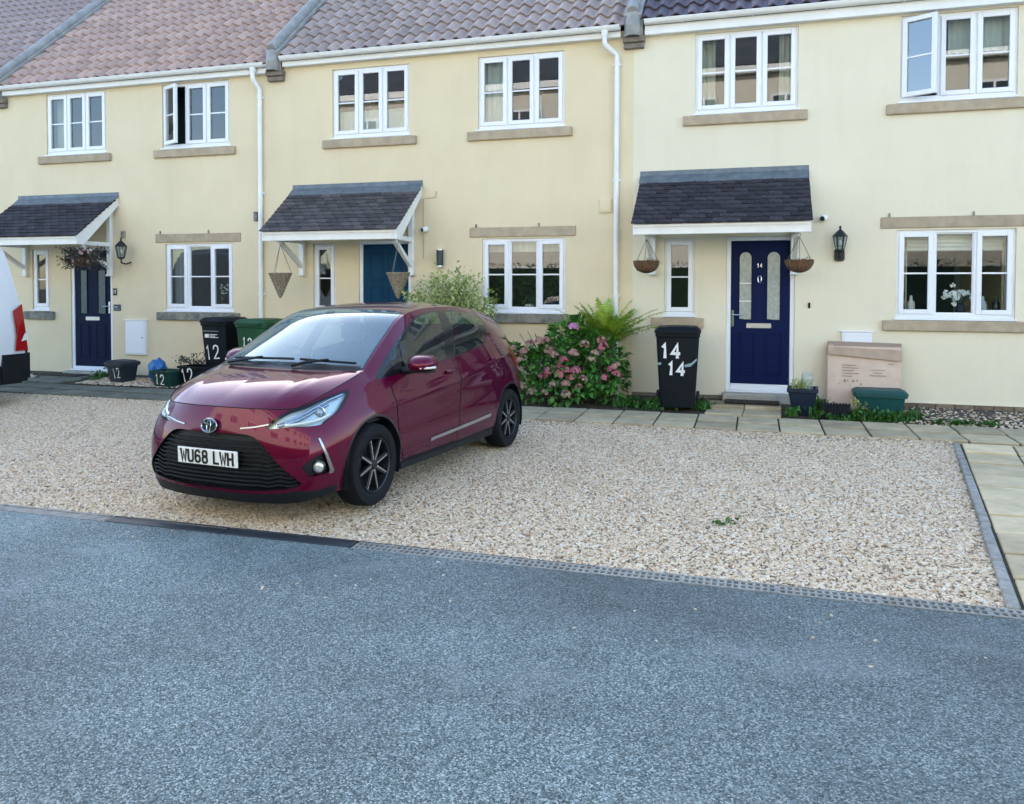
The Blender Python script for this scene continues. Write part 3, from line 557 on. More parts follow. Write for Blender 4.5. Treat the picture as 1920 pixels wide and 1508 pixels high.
for no, h in H.items():
    x0, x1 = h['x']; ho = thing('terraced_house', h['lab'], 'house', group='houses in the cream terrace'); HOUSE[no] = ho
    zf, zt = h['ev']; holes = []
    if True:
        (u0, u1), (g0, g1), (s0, s1), (d0, d1, dz0, dz1) = h['uz'], h['gz'], h['sz'], h['D']; zfoot = dz0 - (.085 if no == 14 else .05)
        holes = [(*h['UL'], u0, u1), (*h['UR'], u0, u1), (*h['GW'], g0, g1), (*h['SW'], s0, s1), (d0 - .058, d1 + .058, zfoot - .03, dz1 + .058)]
    plz = .13
    wm = wall_mesh(x0, x1, plz if no == 14 else -.12, zf + .11, holes, .12, 8.0) if no != 14 else wall_mesh(x0, x1, .075, zf + .11, holes, .12, 8.0)
    wall = wm.build('wall', WALLC[no], ho)
    roof(ho, no, x0 + .12, x1 - .12 if no != 14 else x1, zt + .005, {11: 10, 12: 10, 13: 9, 14: 4}[no])
    # pipes sit just left of the party line
    if no == 12: gutter(ho, x0 + .13, x1 - .13, zf, zt, -3.115, -3.17)
    elif no == 13: gutter(ho, x0 + .16, x1 - .17, zf, zt, 2.575, 2.42)
    else: gutter(ho, x0 + .16, x1 - .13 if no == 11 else x1, zf, zt)
    if no > 11: verge(ho, x0 + .0, zt)
    lights = (1, 1, 1)
    window(ho, *h['UL'], u0, u1, lights, .5, room=ROOMD)
    window(ho, *h['UR'], u0, u1, lights, .5, {12: 0, 14: 0}.get(no), {12: R(25), 14: R(30)}.get(no, 0), room=ROOMD)
    window(ho, *h['GW'], g0, g1, (1, 1.18, 1), .5, sashes=(0, 2), room=ROOMW if no == 14 else ROOMD, depth=3.2, pane=PANEG if no == 14 else None)
    window(ho, *h['SW'], s0, s1, (1,), .49, room=ROOMD)
    sm = SILLDK if no < 14 else SILLST
    for k in ('UL', 'UR'): stone(ho, 'sill', h[k][0] - .155, h[k][1] + .12, u0 - .135, u0 - .006, m=SILLST)
    stone(ho, 'sill', h['GW'][0] - .155, h['GW'][1] + .13, g0 - .135, g0 - .006, m=sm); stone(ho, 'lintel', h['GW'][0] - .19, h['GW'][1] + .15, g1 + .022, g1 + .165, y=-.018)
    stone(ho, 'sill', h['SW'][0] - .17, h['SW'][1] + .12, s0 - .145, s0 - .006, m=SILLST if no != 12 else SILLDK)
    for xx in (h['GW'][0] - .10, h['GW'][0] + .85):
        b = MB(); b.box((xx, -.02, g1 + .165), (xx + .02, .01, g1 + .215)); b.build('weep_vent', SILLDK, ho)
    canopy(ho, *h['can'], m=CANTILE2 if no == 13 else CANTILE)
    door(ho, d0, d1, dz0, dz1, {12: (.001, .006, .034), 13: (.002, .040, .090), 14: (.001, .008, .052)}.get(no, (.03, .004, .005)), {12: 'slots', 14: 'arched'}.get(no, 'panel'), zfoot)
    b = MB(); b.box((d0 - .09, -.17, -.05), (d1 + .09, .0, zfoot - .032)); b.build('doorstep', mat('doorstep_concrete', (.42, .40, .34), rough=.85, var=.3, vs=10, space='w'), ho, False, .01)
# exposed brick courses below the render of the last house
ho = HOUSE[14]
b = MB(); b.box((2.82, .012, -.15), (8.45, .05, .075)); pw = b.build('plinth', MORTAR, ho)
bb = MB(); bb.box((0, -.022, 0), (.205, .02, .062)); bme = bb.mesh('brick', PLINTHB, False, .005)
for r in range(2):
    for c in range(12):
        o = mobj('brick', bme, None, pw); o.location = (5.75 + .2155 * c + (.107 if r else 0), .006, -.003 - .0715 * r + .006)
b = MB(); b.box((2.80, -.012, .070), (8.45, .02, .082)); b.build('render_bead', WALLC[14], ho)

# the terrace across the court (seen mirrored in the window panes)
opp = thing('opposite_terrace', 'taller cream terrace across the court, mirrored in the upper windows', 'building', (0, -15.5, 0))
OW = render_mat('opposite_cream_render', (.66, .62, .52), (.60, .56, .46)); b = MB(); b.box((-10.5, -9, -.1), (17, 0, 8.45)); b.build('wall', OW, opp)
b = MB(); b.add([(-10.7, .25, 8.55), (17, .25, 8.55), (17, -4.5, 12.6), (-10.7, -4.5, 12.6), (17, -9.2, 8.5), (-10.7, -9.2, 8.5)], [(0, 1, 2, 3), (3, 2, 4, 5), (0, 3, 5)]); b.build('roof', mat('opposite_roof_tile', (.085, .095, .11), rough=.6, var=.5, vs=1.5), opp)
b = MB(); b.box((-10.6, .05, 8.3), (17, .27, 8.52)); b.build('fascia', WHITEP, opp)
DARKG = mat('dark_mirror_glass', (.03, .035, .04), rough=.05)
for x in np.arange(-9.0, 16, 2.9):
    for z in (1.0, 3.7, 6.4):
        b = MB(); b.box((x - .62, -.01, z), (x + .62, .03, z + 1.25)); f = b.build('window', UPVC, opp)
        for k in (-1, 0, 1):
            b = MB(); b.box((x + k * .4 - .165, .02, z + .07), (x + k * .4 + .165, .035, z + 1.18)); b.build('pane', DARKG, f)
# curtains and blinds behind the upper panes
def drape(house, x0, x1, z0, z1, m, y=.20, amp=.018, waves=9):
    b = MB(); k = 40; vs = []
    for z in (z0, z1):
        for i in range(k + 1): vs.append((x0 + (x1 - x0) * i / k, y + amp * math.sin(waves * 6.283 * i / k + .4 * math.sin(i)), z))
    b.add(vs, [(i, i + 1, k + 2 + i, k + 1 + i) for i in range(k)]); return b.build('curtain', m, house, 'all')
NET = mat('net_curtain', (.62, .60, .52), rough=.9)
for no, k, x0_, x1_, z0_, z1_, m_ in ((13, 'UL', .0, 1.0, 0, .46, NET), (13, 'UR', .0, .30, 0, 1, NET), (13, 'UR', .55, .72, 0, .5, NET), (14, 'UL', .0, .22, 0, .98, CURTC), (14, 'UL', .80, 1.0, 0, .98, CURTC), (14, 'UR', .42, 1.0, .55, 1, NET), (12, 'UL', .0, .2, 0, 1, CURTC), (12, 'UR', .85, 1.0, 0, 1, SHUTM), (12, 'GW', .0, .22, 0, 1, SHUTM), (13, 'GW', .0, 1.0, .80, 1, NET), (14, 'GW', .0, .14, 0, 1, CURTC), (14, 'GW', .90, 1.0, 0, 1, CURTC)):
    h = H[no]; xa, xb = h[k]; za, zb = h['uz'] if k[0] == 'U' else h['gz']; drape(HOUSE[no], xa + (xb - xa) * x0_ + .03, xa + (xb - xa) * x1_ - .03, za + (zb - za) * z0_ + .03, za + (zb - za) * z1_ - .03, m_, waves=max(3, int(14 * (x1_ - x0_))))
# ---------------------------------------------------------------- car surfaces (car space: x forward, y left, z up)
class Spline:
    """natural cubic spline through (t, values)"""
    def __init__(self, t, v):
        t = np.asarray(t, float); v = np.asarray(v, float)
        if v.ndim == 1: v = v[:, None]
        n = len(t); hh = np.diff(t); A = np.zeros((n, n)); b = np.zeros((n, v.shape[1]))
        A[0, 0] = A[-1, -1] = 1
        for i in range(1, n - 1):
            A[i, i - 1] = hh[i - 1]; A[i, i] = 2 * (hh[i - 1] + hh[i]); A[i, i + 1] = hh[i]
            b[i] = 6 * ((v[i + 1] - v[i]) / hh[i] - (v[i] - v[i - 1]) / hh[i - 1])
        self.m = np.linalg.solve(A, b); self.t = t; self.v = v; self.h = hh
    def __call__(self, x):
        x = np.clip(np.atleast_1d(np.asarray(x, float)), self.t[0], self.t[-1])
        i = np.clip(np.searchsorted(self.t, x) - 1, 0, len(self.h) - 1)
        hh = self.h[i][:, None]; a = ((self.t[i + 1] - x)[:, None]) / hh; b = 1 - a
        return a * self.v[i] + b * self.v[i + 1] + ((a ** 3 - a) * self.m[i] + (b ** 3 - b) * self.m[i + 1]) * hh ** 2 / 6

PLAN = np.array([(2.055, 0), (2.046, .24), (2.012, .46), (1.935, .645), (1.795, .752), (1.58, .804), (1.255, .828), (.8, .832), (.2, .836),
                 (-.5, .84), (-1.1, .842), (-1.45, .826), (-1.68, .765), (-1.83, .62), (-1.885, .40), (-1.905, .2), (-1.91, 0)])
_ext = np.concatenate([PLAN[3:0:-1] * [1, -1], PLAN, PLAN[-2:-5:-1] * [1, -1]])
_d = np.concatenate([[0], np.cumsum(np.linalg.norm(np.diff(_ext, axis=0), axis=1))]); _d -= _d[3]
plan = Spline(_d, _ext); SK = _d[3:3 + len(PLAN)]; SMAX = SK[-1]
def _sc(vals):
    v = np.array(vals, float); return Spline(_d, np.concatenate([v[3:0:-1], v, v[-2:-5:-1]]))
zbot = _sc([.135, .135, .14, .15, .17, .19, .20, .20, .205, .21, .22, .23, .24, .25, .25, .25, .25])
zsh = _sc([.772, .770, .768, .776, .81, .852, .895, .928, .968, 1.04, 1.10, 1.085, 1.05, 1.02, 1.01, 1.01, 1.01])
itop = _sc([.06, .068, .095, .125, .135, .125, .10, .068, .06, .07, .10, .14, .15, .15, .14, .14, .14])
ibot = _sc([.075, .07, .065, .055, .05, .04, .045, .05, .05, .05, .05, .05, .05, .06, .06, .06, .06])
def side(s, v):
    """lower body wall: s metres round the car from the nose centre, v 0 bottom .. 1 shoulder"""
    s = np.atleast_1d(np.asarray(s, float)); v = np.atleast_1d(np.asarray(v, float))
    p = plan(s); e = 1e-3
    tg = plan(np.clip(s + e, -.3, SMAX + .3)) - plan(np.clip(s - e, -.3, SMAX + .3))
    tg /= np.linalg.norm(tg, axis=1)[:, None]; nr = np.stack([-tg[:, 1], tg[:, 0]], 1)
    nr *= np.where((nr * p).sum(1) < 0, -1, 1)[:, None]
    g0 = np.clip((.38 - v) / .38, 0, 1) ** 2; g1 = np.clip((v - .42) / .58, 0, 1) ** 2.1
    zb, zt = zbot(s)[:, 0], zsh(s)[:, 0]
    ins = ibot(s)[:, 0] * g0 + itop(s)[:, 0] * g1
    sd = np.clip((p[:, 0] + 1.55) / .4, 0, 1) * np.clip((1.55 - p[:, 0]) / .5, 0, 1)      # side panels only
    vc = .76 - .05 * p[:, 0]
    ins -= sd * (.014 * np.exp(-((v - vc) / .075) ** 2) - .010 * np.exp(-((v - .47) / .13) ** 2))
    xy = p - nr * ins[:, None]
    return np.stack([xy[:, 0], xy[:, 1], zb + (zt - zb) * v], 1)

# cant rail (A-pillar, roof edge, rear pillar) and centre line of screen + roof, both on u 0..1
RAIL = np.array([(1.20, .675, .978), (.98, .640, 1.105), (.72, .600, 1.245), (.48, .568, 1.36), (.25, .555, 1.412), (-.1, .553, 1.437), (-.5, .550, 1.437),
                 (-.9, .535, 1.412), (-1.2, .515, 1.375), (-1.42, .505, 1.325), (-1.58, .525, 1.21), (-1.66, .56, 1.10), (-1.70, .585, 1.035)])
CENT = np.array([(1.36, 0, .985), (1.10, 0, 1.13), (.82, 0, 1.28), (.57, 0, 1.395), (.33, 0, 1.443), (-.05, 0, 1.473), (-.5, 0, 1.475),
                 (-.95, 0, 1.452), (-1.28, 0, 1.418), (-1.52, 0, 1.375), (-1.68, 0, 1.23), (-1.755, 0, 1.09), (-1.775, 0, 1.01)])
_u = np.concatenate([[0], np.cumsum(np.linalg.norm(np.diff(CENT, axis=0), axis=1))])
UMAX = _u[-1]; rail = Spline(_u, RAIL); cent = Spline(_u, CENT)
def top(u, w):
    """windscreen + roof + tailgate glass: u metres along, w 0 at the rail .. 1 centre"""
    a, c = rail(u), cent(u); w = np.atleast_1d(w)[:, None]; y = 1 - w
    k = 1 - np.abs(y) ** 2.3
    p = a + (c - a) * k; p[:, 1] = (a[:, 1:2] * y)[:, 0]
    return p
# side glass: belt (shoulder) to rail
def s_of_x(x):
    lo, hi = SK[4], SK[12]
    lo = np.full_like(np.atleast_1d(x).astype(float), lo); hi = np.full_like(lo, hi)
    for _ in range(40):
        m = (lo + hi) / 2; px = side(m, np.ones_like(m))[:, 0]; g = px > x; lo = np.where(g, m, lo); hi = np.where(g, hi, m)
    return (lo + hi) / 2
_ru = np.linspace(0, UMAX, 60); _rp = rail(_ru)
_bx = np.linspace(1.2, -1.66, 60)
_bp = side(s_of_x(_bx), np.ones(60))
_bp[0] = side(s_of_x(np.array([1.2])), np.ones(1))[0]
_frac = np.linspace(0, 1, 60)
belt = Spline(_frac, _bp)
# rail re-parametrised so that the glass lines lean like the pillars
_map = np.interp(_frac, [0, .12, .30, .55, .80, .92, 1], [0, .60, 1.0, 1.75, 2.35, 2.80, UMAX])
def glass(f, w):
    f = np.atleast_1d(f); w = np.atleast_1d(w)[:, None]
    a = belt(f); b = rail(np.interp(f, _frac, _map))
    p = a + (b - a) * w; p[:, 1] += (.035 * 4 * w * (1 - w))[:, 0] * np.clip(f / .12, 0, 1)
    return p
# bonnet: 4-sided patch, p 0 front .. 1 scuttle, q 0 edge .. 1 centre
SFC = SK[2] + .10; SCW = float(s_of_x(np.array([1.2]))[0])
HC = Spline([0, .25, .6, 1], [(*side([0.], [1.])[0],), (1.88, 0, .835), (1.66, 0, .918), (*CENT[0],)])
def hood_edge(p):
    p = np.atleast_1d(p).astype(float)
    return side(SFC + (SCW - SFC) * p, np.ones_like(p)) + (p ** 2)[:, None] * (RAIL[0] - side([SCW], [1.])[0])
def fender(p, q):
    q = np.atleast_1d(q)[:, None]; p = np.atleast_1d(p).astype(float)
    return side(SFC + (SCW - SFC) * p, np.ones_like(p)) * (1 - q) + hood_edge(p) * q
def hood(p, q):
    p = np.atleast_1d(p).astype(float); q = np.atleast_1d(q).astype(float)
    e = hood_edge(p); c = HC(p)
    f = side(SFC * (1 - q), np.ones_like(q)); k = (1 - (1 - q) ** 2)[:, None]
    r0 = rail(np.zeros_like(q)); c0 = cent(np.zeros_like(q)); b = r0 + (c0 - r0) * (1 - (1 - q) ** 2.3)[:, None]; b[:, 1] = r0[:, 1] * (1 - q)
    P, Q = p[:, None], k
    lin = e * (1 - Q) + c * Q
    y = e[:, 1] * (1 - q)
    f00, f01 = side([SFC], [1.])[0], side([0.], [1.])[0]; b0, b1 = RAIL[0], CENT[0]
    out = lin + (1 - P) * (f - (f00 * (1 - Q) + f01 * Q)) + P * (b - (b0 * (1 - Q) + b1 * Q))
    lin_y = y + (1 - p) * (f[:, 1] - f00[1] * (1 - q)) + p * (b[:, 1] - b0[1] * (1 - q))
    out[:, 1] = lin_y
    crown = np.sin(np.pi * np.clip(p, 0, 1)) * (np.clip(q / .22, 0, 1) * np.clip((1.2 - q), 0, 1))
    out[:, 2] += .018 * crown + .0045 * np.exp(-((q - .30 - .10 * p) / .07) ** 2) * np.sin(np.pi * np.clip(p * 1.05, 0, 1))
    return out
# ---------------------------------------------------------------- car
def inv_xz(pts):
    """(x, z) on the flank -> (s, v)"""
    out = []
    for x, z in pts:
        s = 2.6 - x; v = .5
        for _ in range(12):
            v = float((z - zbot([s])[0, 0]) / (zsh([s])[0, 0] - zbot([s])[0, 0])); P = side([s], [v])[0]
            s = float(np.clip(s + (P[0] - x) * .9, .3, SMAX - .3))
        out.append((s, v))
    return out
def catmull(pts, n=6, closed=False):
    P = [np.array(p, float) for p in pts]; out = []; k = len(P); rng_ = range(k if closed else k - 1)
    for i in rng_:
        if closed: a, b, c, d = P[i - 1], P[i], P[(i + 1) % k], P[(i + 2) % k]
        else: a, b, c, d = P[max(i - 1, 0)], P[i], P[i + 1], P[min(i + 2, k - 1)]
        for t in np.linspace(0, 1, n, endpoint=False):
            out.append(tuple(.5 * ((2 * b) + (c - a) * t + (2 * a - 5 * b + 4 * c - d) * t * t + (3 * b - a - 3 * c + d) * t ** 3)))
    if not closed: out.append(tuple(P[-1]))
    return out
def dense(poly, step=.03, closed=True):
    out = []; k = len(poly)
    for i in range(k if closed else k - 1):
        a, b = np.array(poly[i]), np.array(poly[(i + 1) % k]); m = max(1, int(np.linalg.norm(b - a) / step))
        out += [tuple(a + (b - a) * j / m) for j in range(m)]
    if not closed: out.append(tuple(poly[-1]))
    return out
def band(line, w):
    """thin polygon round a polyline"""
    P = [np.array(p, float) for p in line]; A, B = [], []
    for i, p in enumerate(P):
        d = P[min(i + 1, len(P) - 1)] - P[max(i - 1, 0)]; d /= np.linalg.norm(d); q = np.array([-d[1], d[0]]) * w / 2; A.append(tuple(p + q)); B.append(tuple(p - q))
    return A + B[::-1]
def pin(poly, pts):
    x, y = pts[:, 0], pts[:, 1]; c = np.zeros(len(pts), bool); k = len(poly)
    for i in range(k):
        (x0, y0), (x1, y1) = poly[i], poly[(i + 1) % k]
        if y0 == y1: continue
        t = ((y0 > y) != (y1 > y)) & (x < (x1 - x0) * (y - y0) / (y1 - y0) + x0); c ^= t
    return c
def fnormal(fn, a, b, ea=2e-3, eb=2e-3, A=None, B=None):
    lo = lambda t, r, e: np.clip(t, r[0], r[1])
    da = fn(lo(a + ea, A, 0), b) - fn(lo(a - ea, A, 0), b); db = fn(a, lo(b + eb, B, 0)) - fn(a, lo(b - eb, B, 0))
    n = np.cross(da, db); L_ = np.linalg.norm(n, axis=1)[:, None]; n = n / np.maximum(L_, 1e-12)
    P = fn(a, b); c = np.array([np.clip(P[:, 0], -1.3, 1.3), P[:, 1] * 0, P[:, 2] * 0 + .5]).T
    return n * np.where((n * (P - c)).sum(1) < 0, -1, 1)[:, None]
def panelize(fn, A, B, scale, polys, step, default):
    """cut a parametric skin into crisp panels; scale = metres per unit of (a, b)"""
    S = np.array(scale); na, nb = int((A[1] - A[0]) * S[0] / step) + 1, int((B[1] - B[0]) * S[1] / step) + 1
    g = [(a * S[0], b * S[1]) for a in np.linspace(*A, na) for b in np.linspace(*B, nb)]
    vs = [Vector(p) for p in g]; es = []
    for nm, poly in polys:
        poly = [(min(max(p[0], A[0]), A[1]) * S[0], min(max(p[1], B[0]), B[1]) * S[1]) for p in poly]
        k0 = len(vs); vs += [Vector(p) for p in poly]; es += [(k0 + i, k0 + (i + 1) % len(poly)) for i in range(len(poly))]
    r = delaunay_2d_cdt(vs, es, [], 0, 1e-5)
    V = np.array([(p[0] / S[0], p[1] / S[1]) for p in r[0]]); F = np.array([f for f in r[2] if len(f) == 3])
    V[:, 0] = np.clip(V[:, 0], *A); V[:, 1] = np.clip(V[:, 1], *B)
    cen = V[F].mean(1); tagv = np.full(len(F), default, dtype=object)
    for nm, poly in polys: tagv[pin(poly, cen)] = nm
    P = fn(V[:, 0], V[:, 1]); N = fnormal(fn, V[:, 0], V[:, 1], A=A, B=B)
    fa = P[F]; cr = np.cross(fa[:, 1] - fa[:, 0], fa[:, 2] - fa[:, 0]); ar = np.linalg.norm(cr, axis=1)
    flip = (cr * N[F].mean(1)).sum(1) < 0; F[flip] = F[flip][:, ::-1]; ok = ar > 1e-10
    return P, N, F[ok], tagv[ok]
class Skin:
    """gathers panels from several skins, then links each one as a mesh"""
    def __init__(self): self.p = {}
    def add(self, P, N, F, tg, off={}):
        for nm in set(tg):
            f = F[tg == nm]; ids, inv_ = np.unique(f, return_inverse=True); f = inv_.reshape(-1, 3)
            self.p.setdefault(nm, []).append((P[ids] + N[ids] * off.get(nm, 0), N[ids], f))
    def build(self, nm, name, mat, parent, sides='both', off=0):
        """sides: 'both' joins left and right halves into one mesh, 'l'/'r' one side"""
        vs, ns, fs = [], [], []; k = 0
        for P, N, F in self.p[nm]:
            P = P + N * off
            for sgn in ((1, -1) if sides == 'both' else (1,) if sides == 'l' else (-1,)):
                vs.append(P * [1, sgn, 1]); ns.append(N * [1, sgn, 1]); fs.append((F if sgn == 1 else F[:, ::-1]) + k); k += len(P)
        vs, ns, fs = np.concatenate(vs), np.concatenate(ns), np.concatenate(fs)
        me = bpy.data.meshes.new(name); me.from_pydata(vs.tolist(), [], fs.tolist()); me.shade_smooth()
        me.normals_split_custom_set_from_vertices(ns.tolist()); me.materials.append(mat); me.update()
        return mobj(name, me, None, parent)

def paint_mat():
    m = mat('magenta_car_paint', (.13, .006, .055), rough=.24, metal=.30, coat=.75, ior=1.5, spec=.05)
    nt = m.node_tree; b = nt.nodes['Principled BSDF']; L = nt.links
    lw = _n(nt, 'LayerWeight'); lw.inputs[0].default_value = .35; rp = _n(nt, 'ValToRGB'); e = rp.color_ramp.elements
    e[0].color = (.118, .0003, .022, 1); e[1].color = (.048, .0003, .028, 1); L.new(lw.outputs['Facing'], rp.inputs[0]); L.new(rp.outputs[0], b.inputs['Base Color'])
    b.inputs['Coat IOR'].default_value = 1.46
    return m
PAINT = paint_mat()
RUBBER = mat('tyre_rubber', (.010, .011, .014), rough=.8, bump=.15, bs=120, var=.3, vs=20, spec=.25)
CARGLASS = glass_mat('car_side_glass', (.62, .74, .69), ior=1.5, dust=.02)
SCREENGL = glass_mat('car_windscreen_glass', (.34, .42, .44), ior=2.0, dust=.12, dust_sheen_c=(.44, .66, .72), gloss=(.80, .93, .97))  # dusty film tinted blue: pale sky reflection painted into the screen
LAMPGL = glass_mat('lamp_cover_glass', (.9, .95, .95), ior=1.5)
REFL = mat('lamp_reflector', (.66, .72, .75), rough=.34, metal=.6)
REDL = mat('red_lamp_lens', (.35, .008, .012), rough=.12, coat=.5)
AMBER = mat('amber_lens', (.7, .25, .03), rough=.15)
CLOTH = mat('dark_seat_cloth', (.03, .031, .034), rough=.9, bump=.2, bs=200)
PLATEB = mat('number_plate_black', (.008, .008, .008), rough=.4)
TRIMD = mat('dulled_chrome_trim', (.34, .35, .37), rough=.25, metal=1)
GAP = mat('panel_gap_shadow', (.004, .003, .004), rough=.8)

car = thing('hatchback_car', 'magenta red hatchback parked nose out on the gravel', 'car', (1.094, -4.501, -.100), -1.674)
car.rotation_mode = 'QUATERNION'
_h = Vector((math.cos(-1.674) * math.cos(.012), math.sin(-1.674) * math.cos(.012), math.sin(.012))); _l = Vector((0, 0, 1)).cross(_h).normalized(); _q = _h.cross(_l)
car.rotation_quaternion = Matrix(((_h.x, _l.x, _q.x), (_h.y, _l.y, _q.y), (_h.z, _l.z, _q.z))).to_quaternion()

sk = Skin()
# --- lower body wall
def arch(cx, r=.350, cz=.302):
    pts = []
    a0 = math.asin((.215 - cz) / r)
    for a in np.linspace(math.pi - a0, a0, 34): pts.append((cx + r * math.cos(a), cz + r * math.sin(a)))
    q = inv_xz(pts); return [(q[0][0], 0.)] + q + [(q[-1][0], 0.)]
def arch_ring(cx, r0=.350, r1=.372, cz=.302):
    a0 = math.asin((.215 - cz) / r0)
    a = [(cx + r1 * math.cos(t), cz + r1 * math.sin(t)) for t in np.linspace(math.pi - a0, a0, 34)]
    q = inv_xz(a); return [(q[0][0], 0.)] + q + [(q[-1][0], 0.)]
grille_o = [(0, .735)] + catmull([(.20, .735), (.296, .735), (.37, .70), (.446, .60), (.56, .41), (.69, .215)], 4) + [(.66, .185), (.56, .17), (.44, .155), (.2, .145), (0, .145)]
lamp_o = catmull([(.437, .805), (.475, .885), (.60, .985), (.80, .99), (1.0, .99), (1.17, .985), (1.175, .955), (1.12, .905), (1.03, .835), (.914, .80), (.84, .77), (.654, .815), (.553, .815)], 4, True)
fog_o = [(.838, .485), (.918, .25), (.743, .262), (.684, .385), (.745, .45)]
fogc_o = band([(.812, .64), (.852, .47), (.902, .262)], .022)
fogc_o = [(.806, .645), (.818, .645), (.868, .46), (.925, .262), (.915, .236), (.878, .25), (.886, .285), (.848, .46)]
nose_o = band([(.245, .795), (.35, .815), (.45, .845)], .014)
doorF = catmull(inv_xz([(.985, .885), (.975, .75), (.945, .55), (.90, .38), (.84, .262)]), 5) + inv_xz([(.4, .258), (-.06, .262)]) + catmull(inv_xz([(-.075, .32), (-.10, .55), (-.12, .8), (-.135, .99)]), 4)
doorF = [(s, min(v, 1.)) for s, v in doorF]; doorF = [(doorF[0][0], 1.)] + doorF + [(doorF[-1][0], 1.)]
doorR = catmull(inv_xz([(-.135, .99), (-.12, .8), (-.10, .55), (-.075, .32)]), 4) + inv_xz([(-.06, .262), (-.5, .265), (-.80, .275)]) + catmull(inv_xz([(-.845, .38), (-.885, .52), (-.96, .66), (-1.06, .76), (-1.06, .9), (-1.0, 1.06)]), 5)
doorR = [(s, min(v, 1.)) for s, v in doorR]; doorR = [(doorR[0][0], 1.)] + doorR + [(doorR[-1][0], 1.)]
gapF = band(dense(doorF[1:-1], .05, False), .015); gapR = band(dense(doorR[20:-1], .05, False), .015)
crease = None
strip_o = band(dense(inv_xz([(.43, .352), (.36, .358), (-.75, .402)]), .06, False), .036)
sill_o = [(inv_xz([(.87, .25)])[0][0], 0), *dense(inv_xz([(.87, .255), (0, .258), (-.87, .27)]), .06, False), (inv_xz([(-.87, .27)])[0][0], 0)]
lip_o = [(0, 0), (0, .105)] + catmull([(.2, .105), (.44, .115), (.56, .125), (.66, .14), (.78, .10), (.98, .09)], 3) + [(.98, 0)]
tail_o = catmull(inv_xz([(-1.50, .80), (-1.44, .88), (-1.40, .98), (-1.52, 1.04)]), 4) + [(4.62, .95), (4.62, .72), (4.42, .68)]
cap_o = [(a, b) for a, b in inv_xz([(-1.28 + .075 * math.cos(t), .80 + .075 * math.sin(t)) for t in np.linspace(0, 6.283, 22, endpoint=False)])]
capg = band(dense(cap_o + cap_o[:1], .05, False), .007)
rearbump = band([(3.98, .55), (4.2, .56), (4.5, .56), (4.9, .56), (SMAX, .56)], .012)
hl_gap = band(dense(lamp_o + lamp_o[:1], .04, False), .010)
polys = [('sill_trim', sill_o), ('front_door', doorF), ('rear_door', doorR), ('gap', gapF), ('gap', gapR), ('strip', strip_o), ('lip', lip_o), ('grille', grille_o),
         ('gap', hl_gap), ('lamp', lamp_o), ('fog', fog_o), ('fogchrome', fogc_o), ('nosechrome', nose_o), ('tail', tail_o), ('gap', capg), ('gap', rearbump),
         ('arch_trim', arch_ring(1.255)), ('arch_trim', arch_ring(-1.255)), ('hole', arch(1.255)), ('hole', arch(-1.255))]
P_, N_, F_, T_ = panelize(side, (0, SMAX), (0, 1), (1, .72), polys, .032, 'body')
sk.add(P_, N_, F_, T_, {'gap': -.004, 'strip': .006, 'fogchrome': .004, 'nosechrome': .006, 'arch_trim': 0})
# --- bonnet, wing tops
P_, N_, F_, T_ = panelize(hood, (0, 1), (0, 1), (.95, .7), [], .035, 'bonnet'); sk.add(P_, N_, F_, T_)
P_, N_, F_, T_ = panelize(fender, (0, 1), (0, 1), (.9, .06), [], .03, 'body'); N_[:] = np.where(N_[:, 2:3] < 0, -N_, N_); sk.add(P_, N_, F_, T_)
# --- screen, roof, tailgate glass
ws_o = [(.04, 1), (.04, .03)] + [(u, .03 + .02 * u) for u in np.linspace(.06, .93, 14)] + [(.985, .085)] + [(1.005, w) for w in np.linspace(.14, 1, 14)]
wsb_o = [(0, 1), (0, .012)] + [(u, .014 + .02 * u) for u in np.linspace(.03, .95, 14)] + [(1.0, .07)] + [(1.016, w) for w in np.linspace(.12, 1, 14)]
rg_o = [(2.86, 1), (2.86, .12), (3.18, .10), (3.20, .2), (3.20, 1)]
P_, N_, F_, T_ = panelize(top, (0, UMAX), (0, 1), (1, .58), [('frit', wsb_o), ('windscreen', ws_o), ('rear_window', rg_o)], .035, 'roof'); sk.add(P_, N_, F_, T_, {'frit': -.002})
# --- side glass and pillars
dlo = [(.022, 0.004)] + catmull([(.03, .30), (.085, .66), (.201, .795), (.298, .866), (.378, .92), (.481, .93), (.652, .90), (.78, .835), (.815, .72), (.795, .52), (.745, .25), (.705, .06), (.68, .012)], 4) + [(.5, .004), (.3, .004), (.15, .004)]
g1 = [(.098, .14), (.092, .62), (.148, .735), (.143, .12)]
g2 = [(.155, .10)] + catmull([(.160, .755), (.22, .785), (.298, .84), (.378, .892), (.474, .905)], 3) + [(.44, .5), (.392, .03), (.30, .02), (.19, .02), (.165, .05)]
g3 = [(.456, .028)] + [(.50, .45), (.528, .885)] + catmull([(.58, .885), (.652, .87), (.765, .81), (.79, .71), (.775, .52), (.73, .26), (.695, .085), (.67, .04)], 3)
P_, N_, F_, T_ = panelize(glass, (0, 1), (0, 1), (2.9, .42), [('dlo', dlo), ('quarter_glass', g1), ('front_window', g2), ('rear_side_window', g3)], .033, 'body'); sk.add(P_, N_, F_, T_)

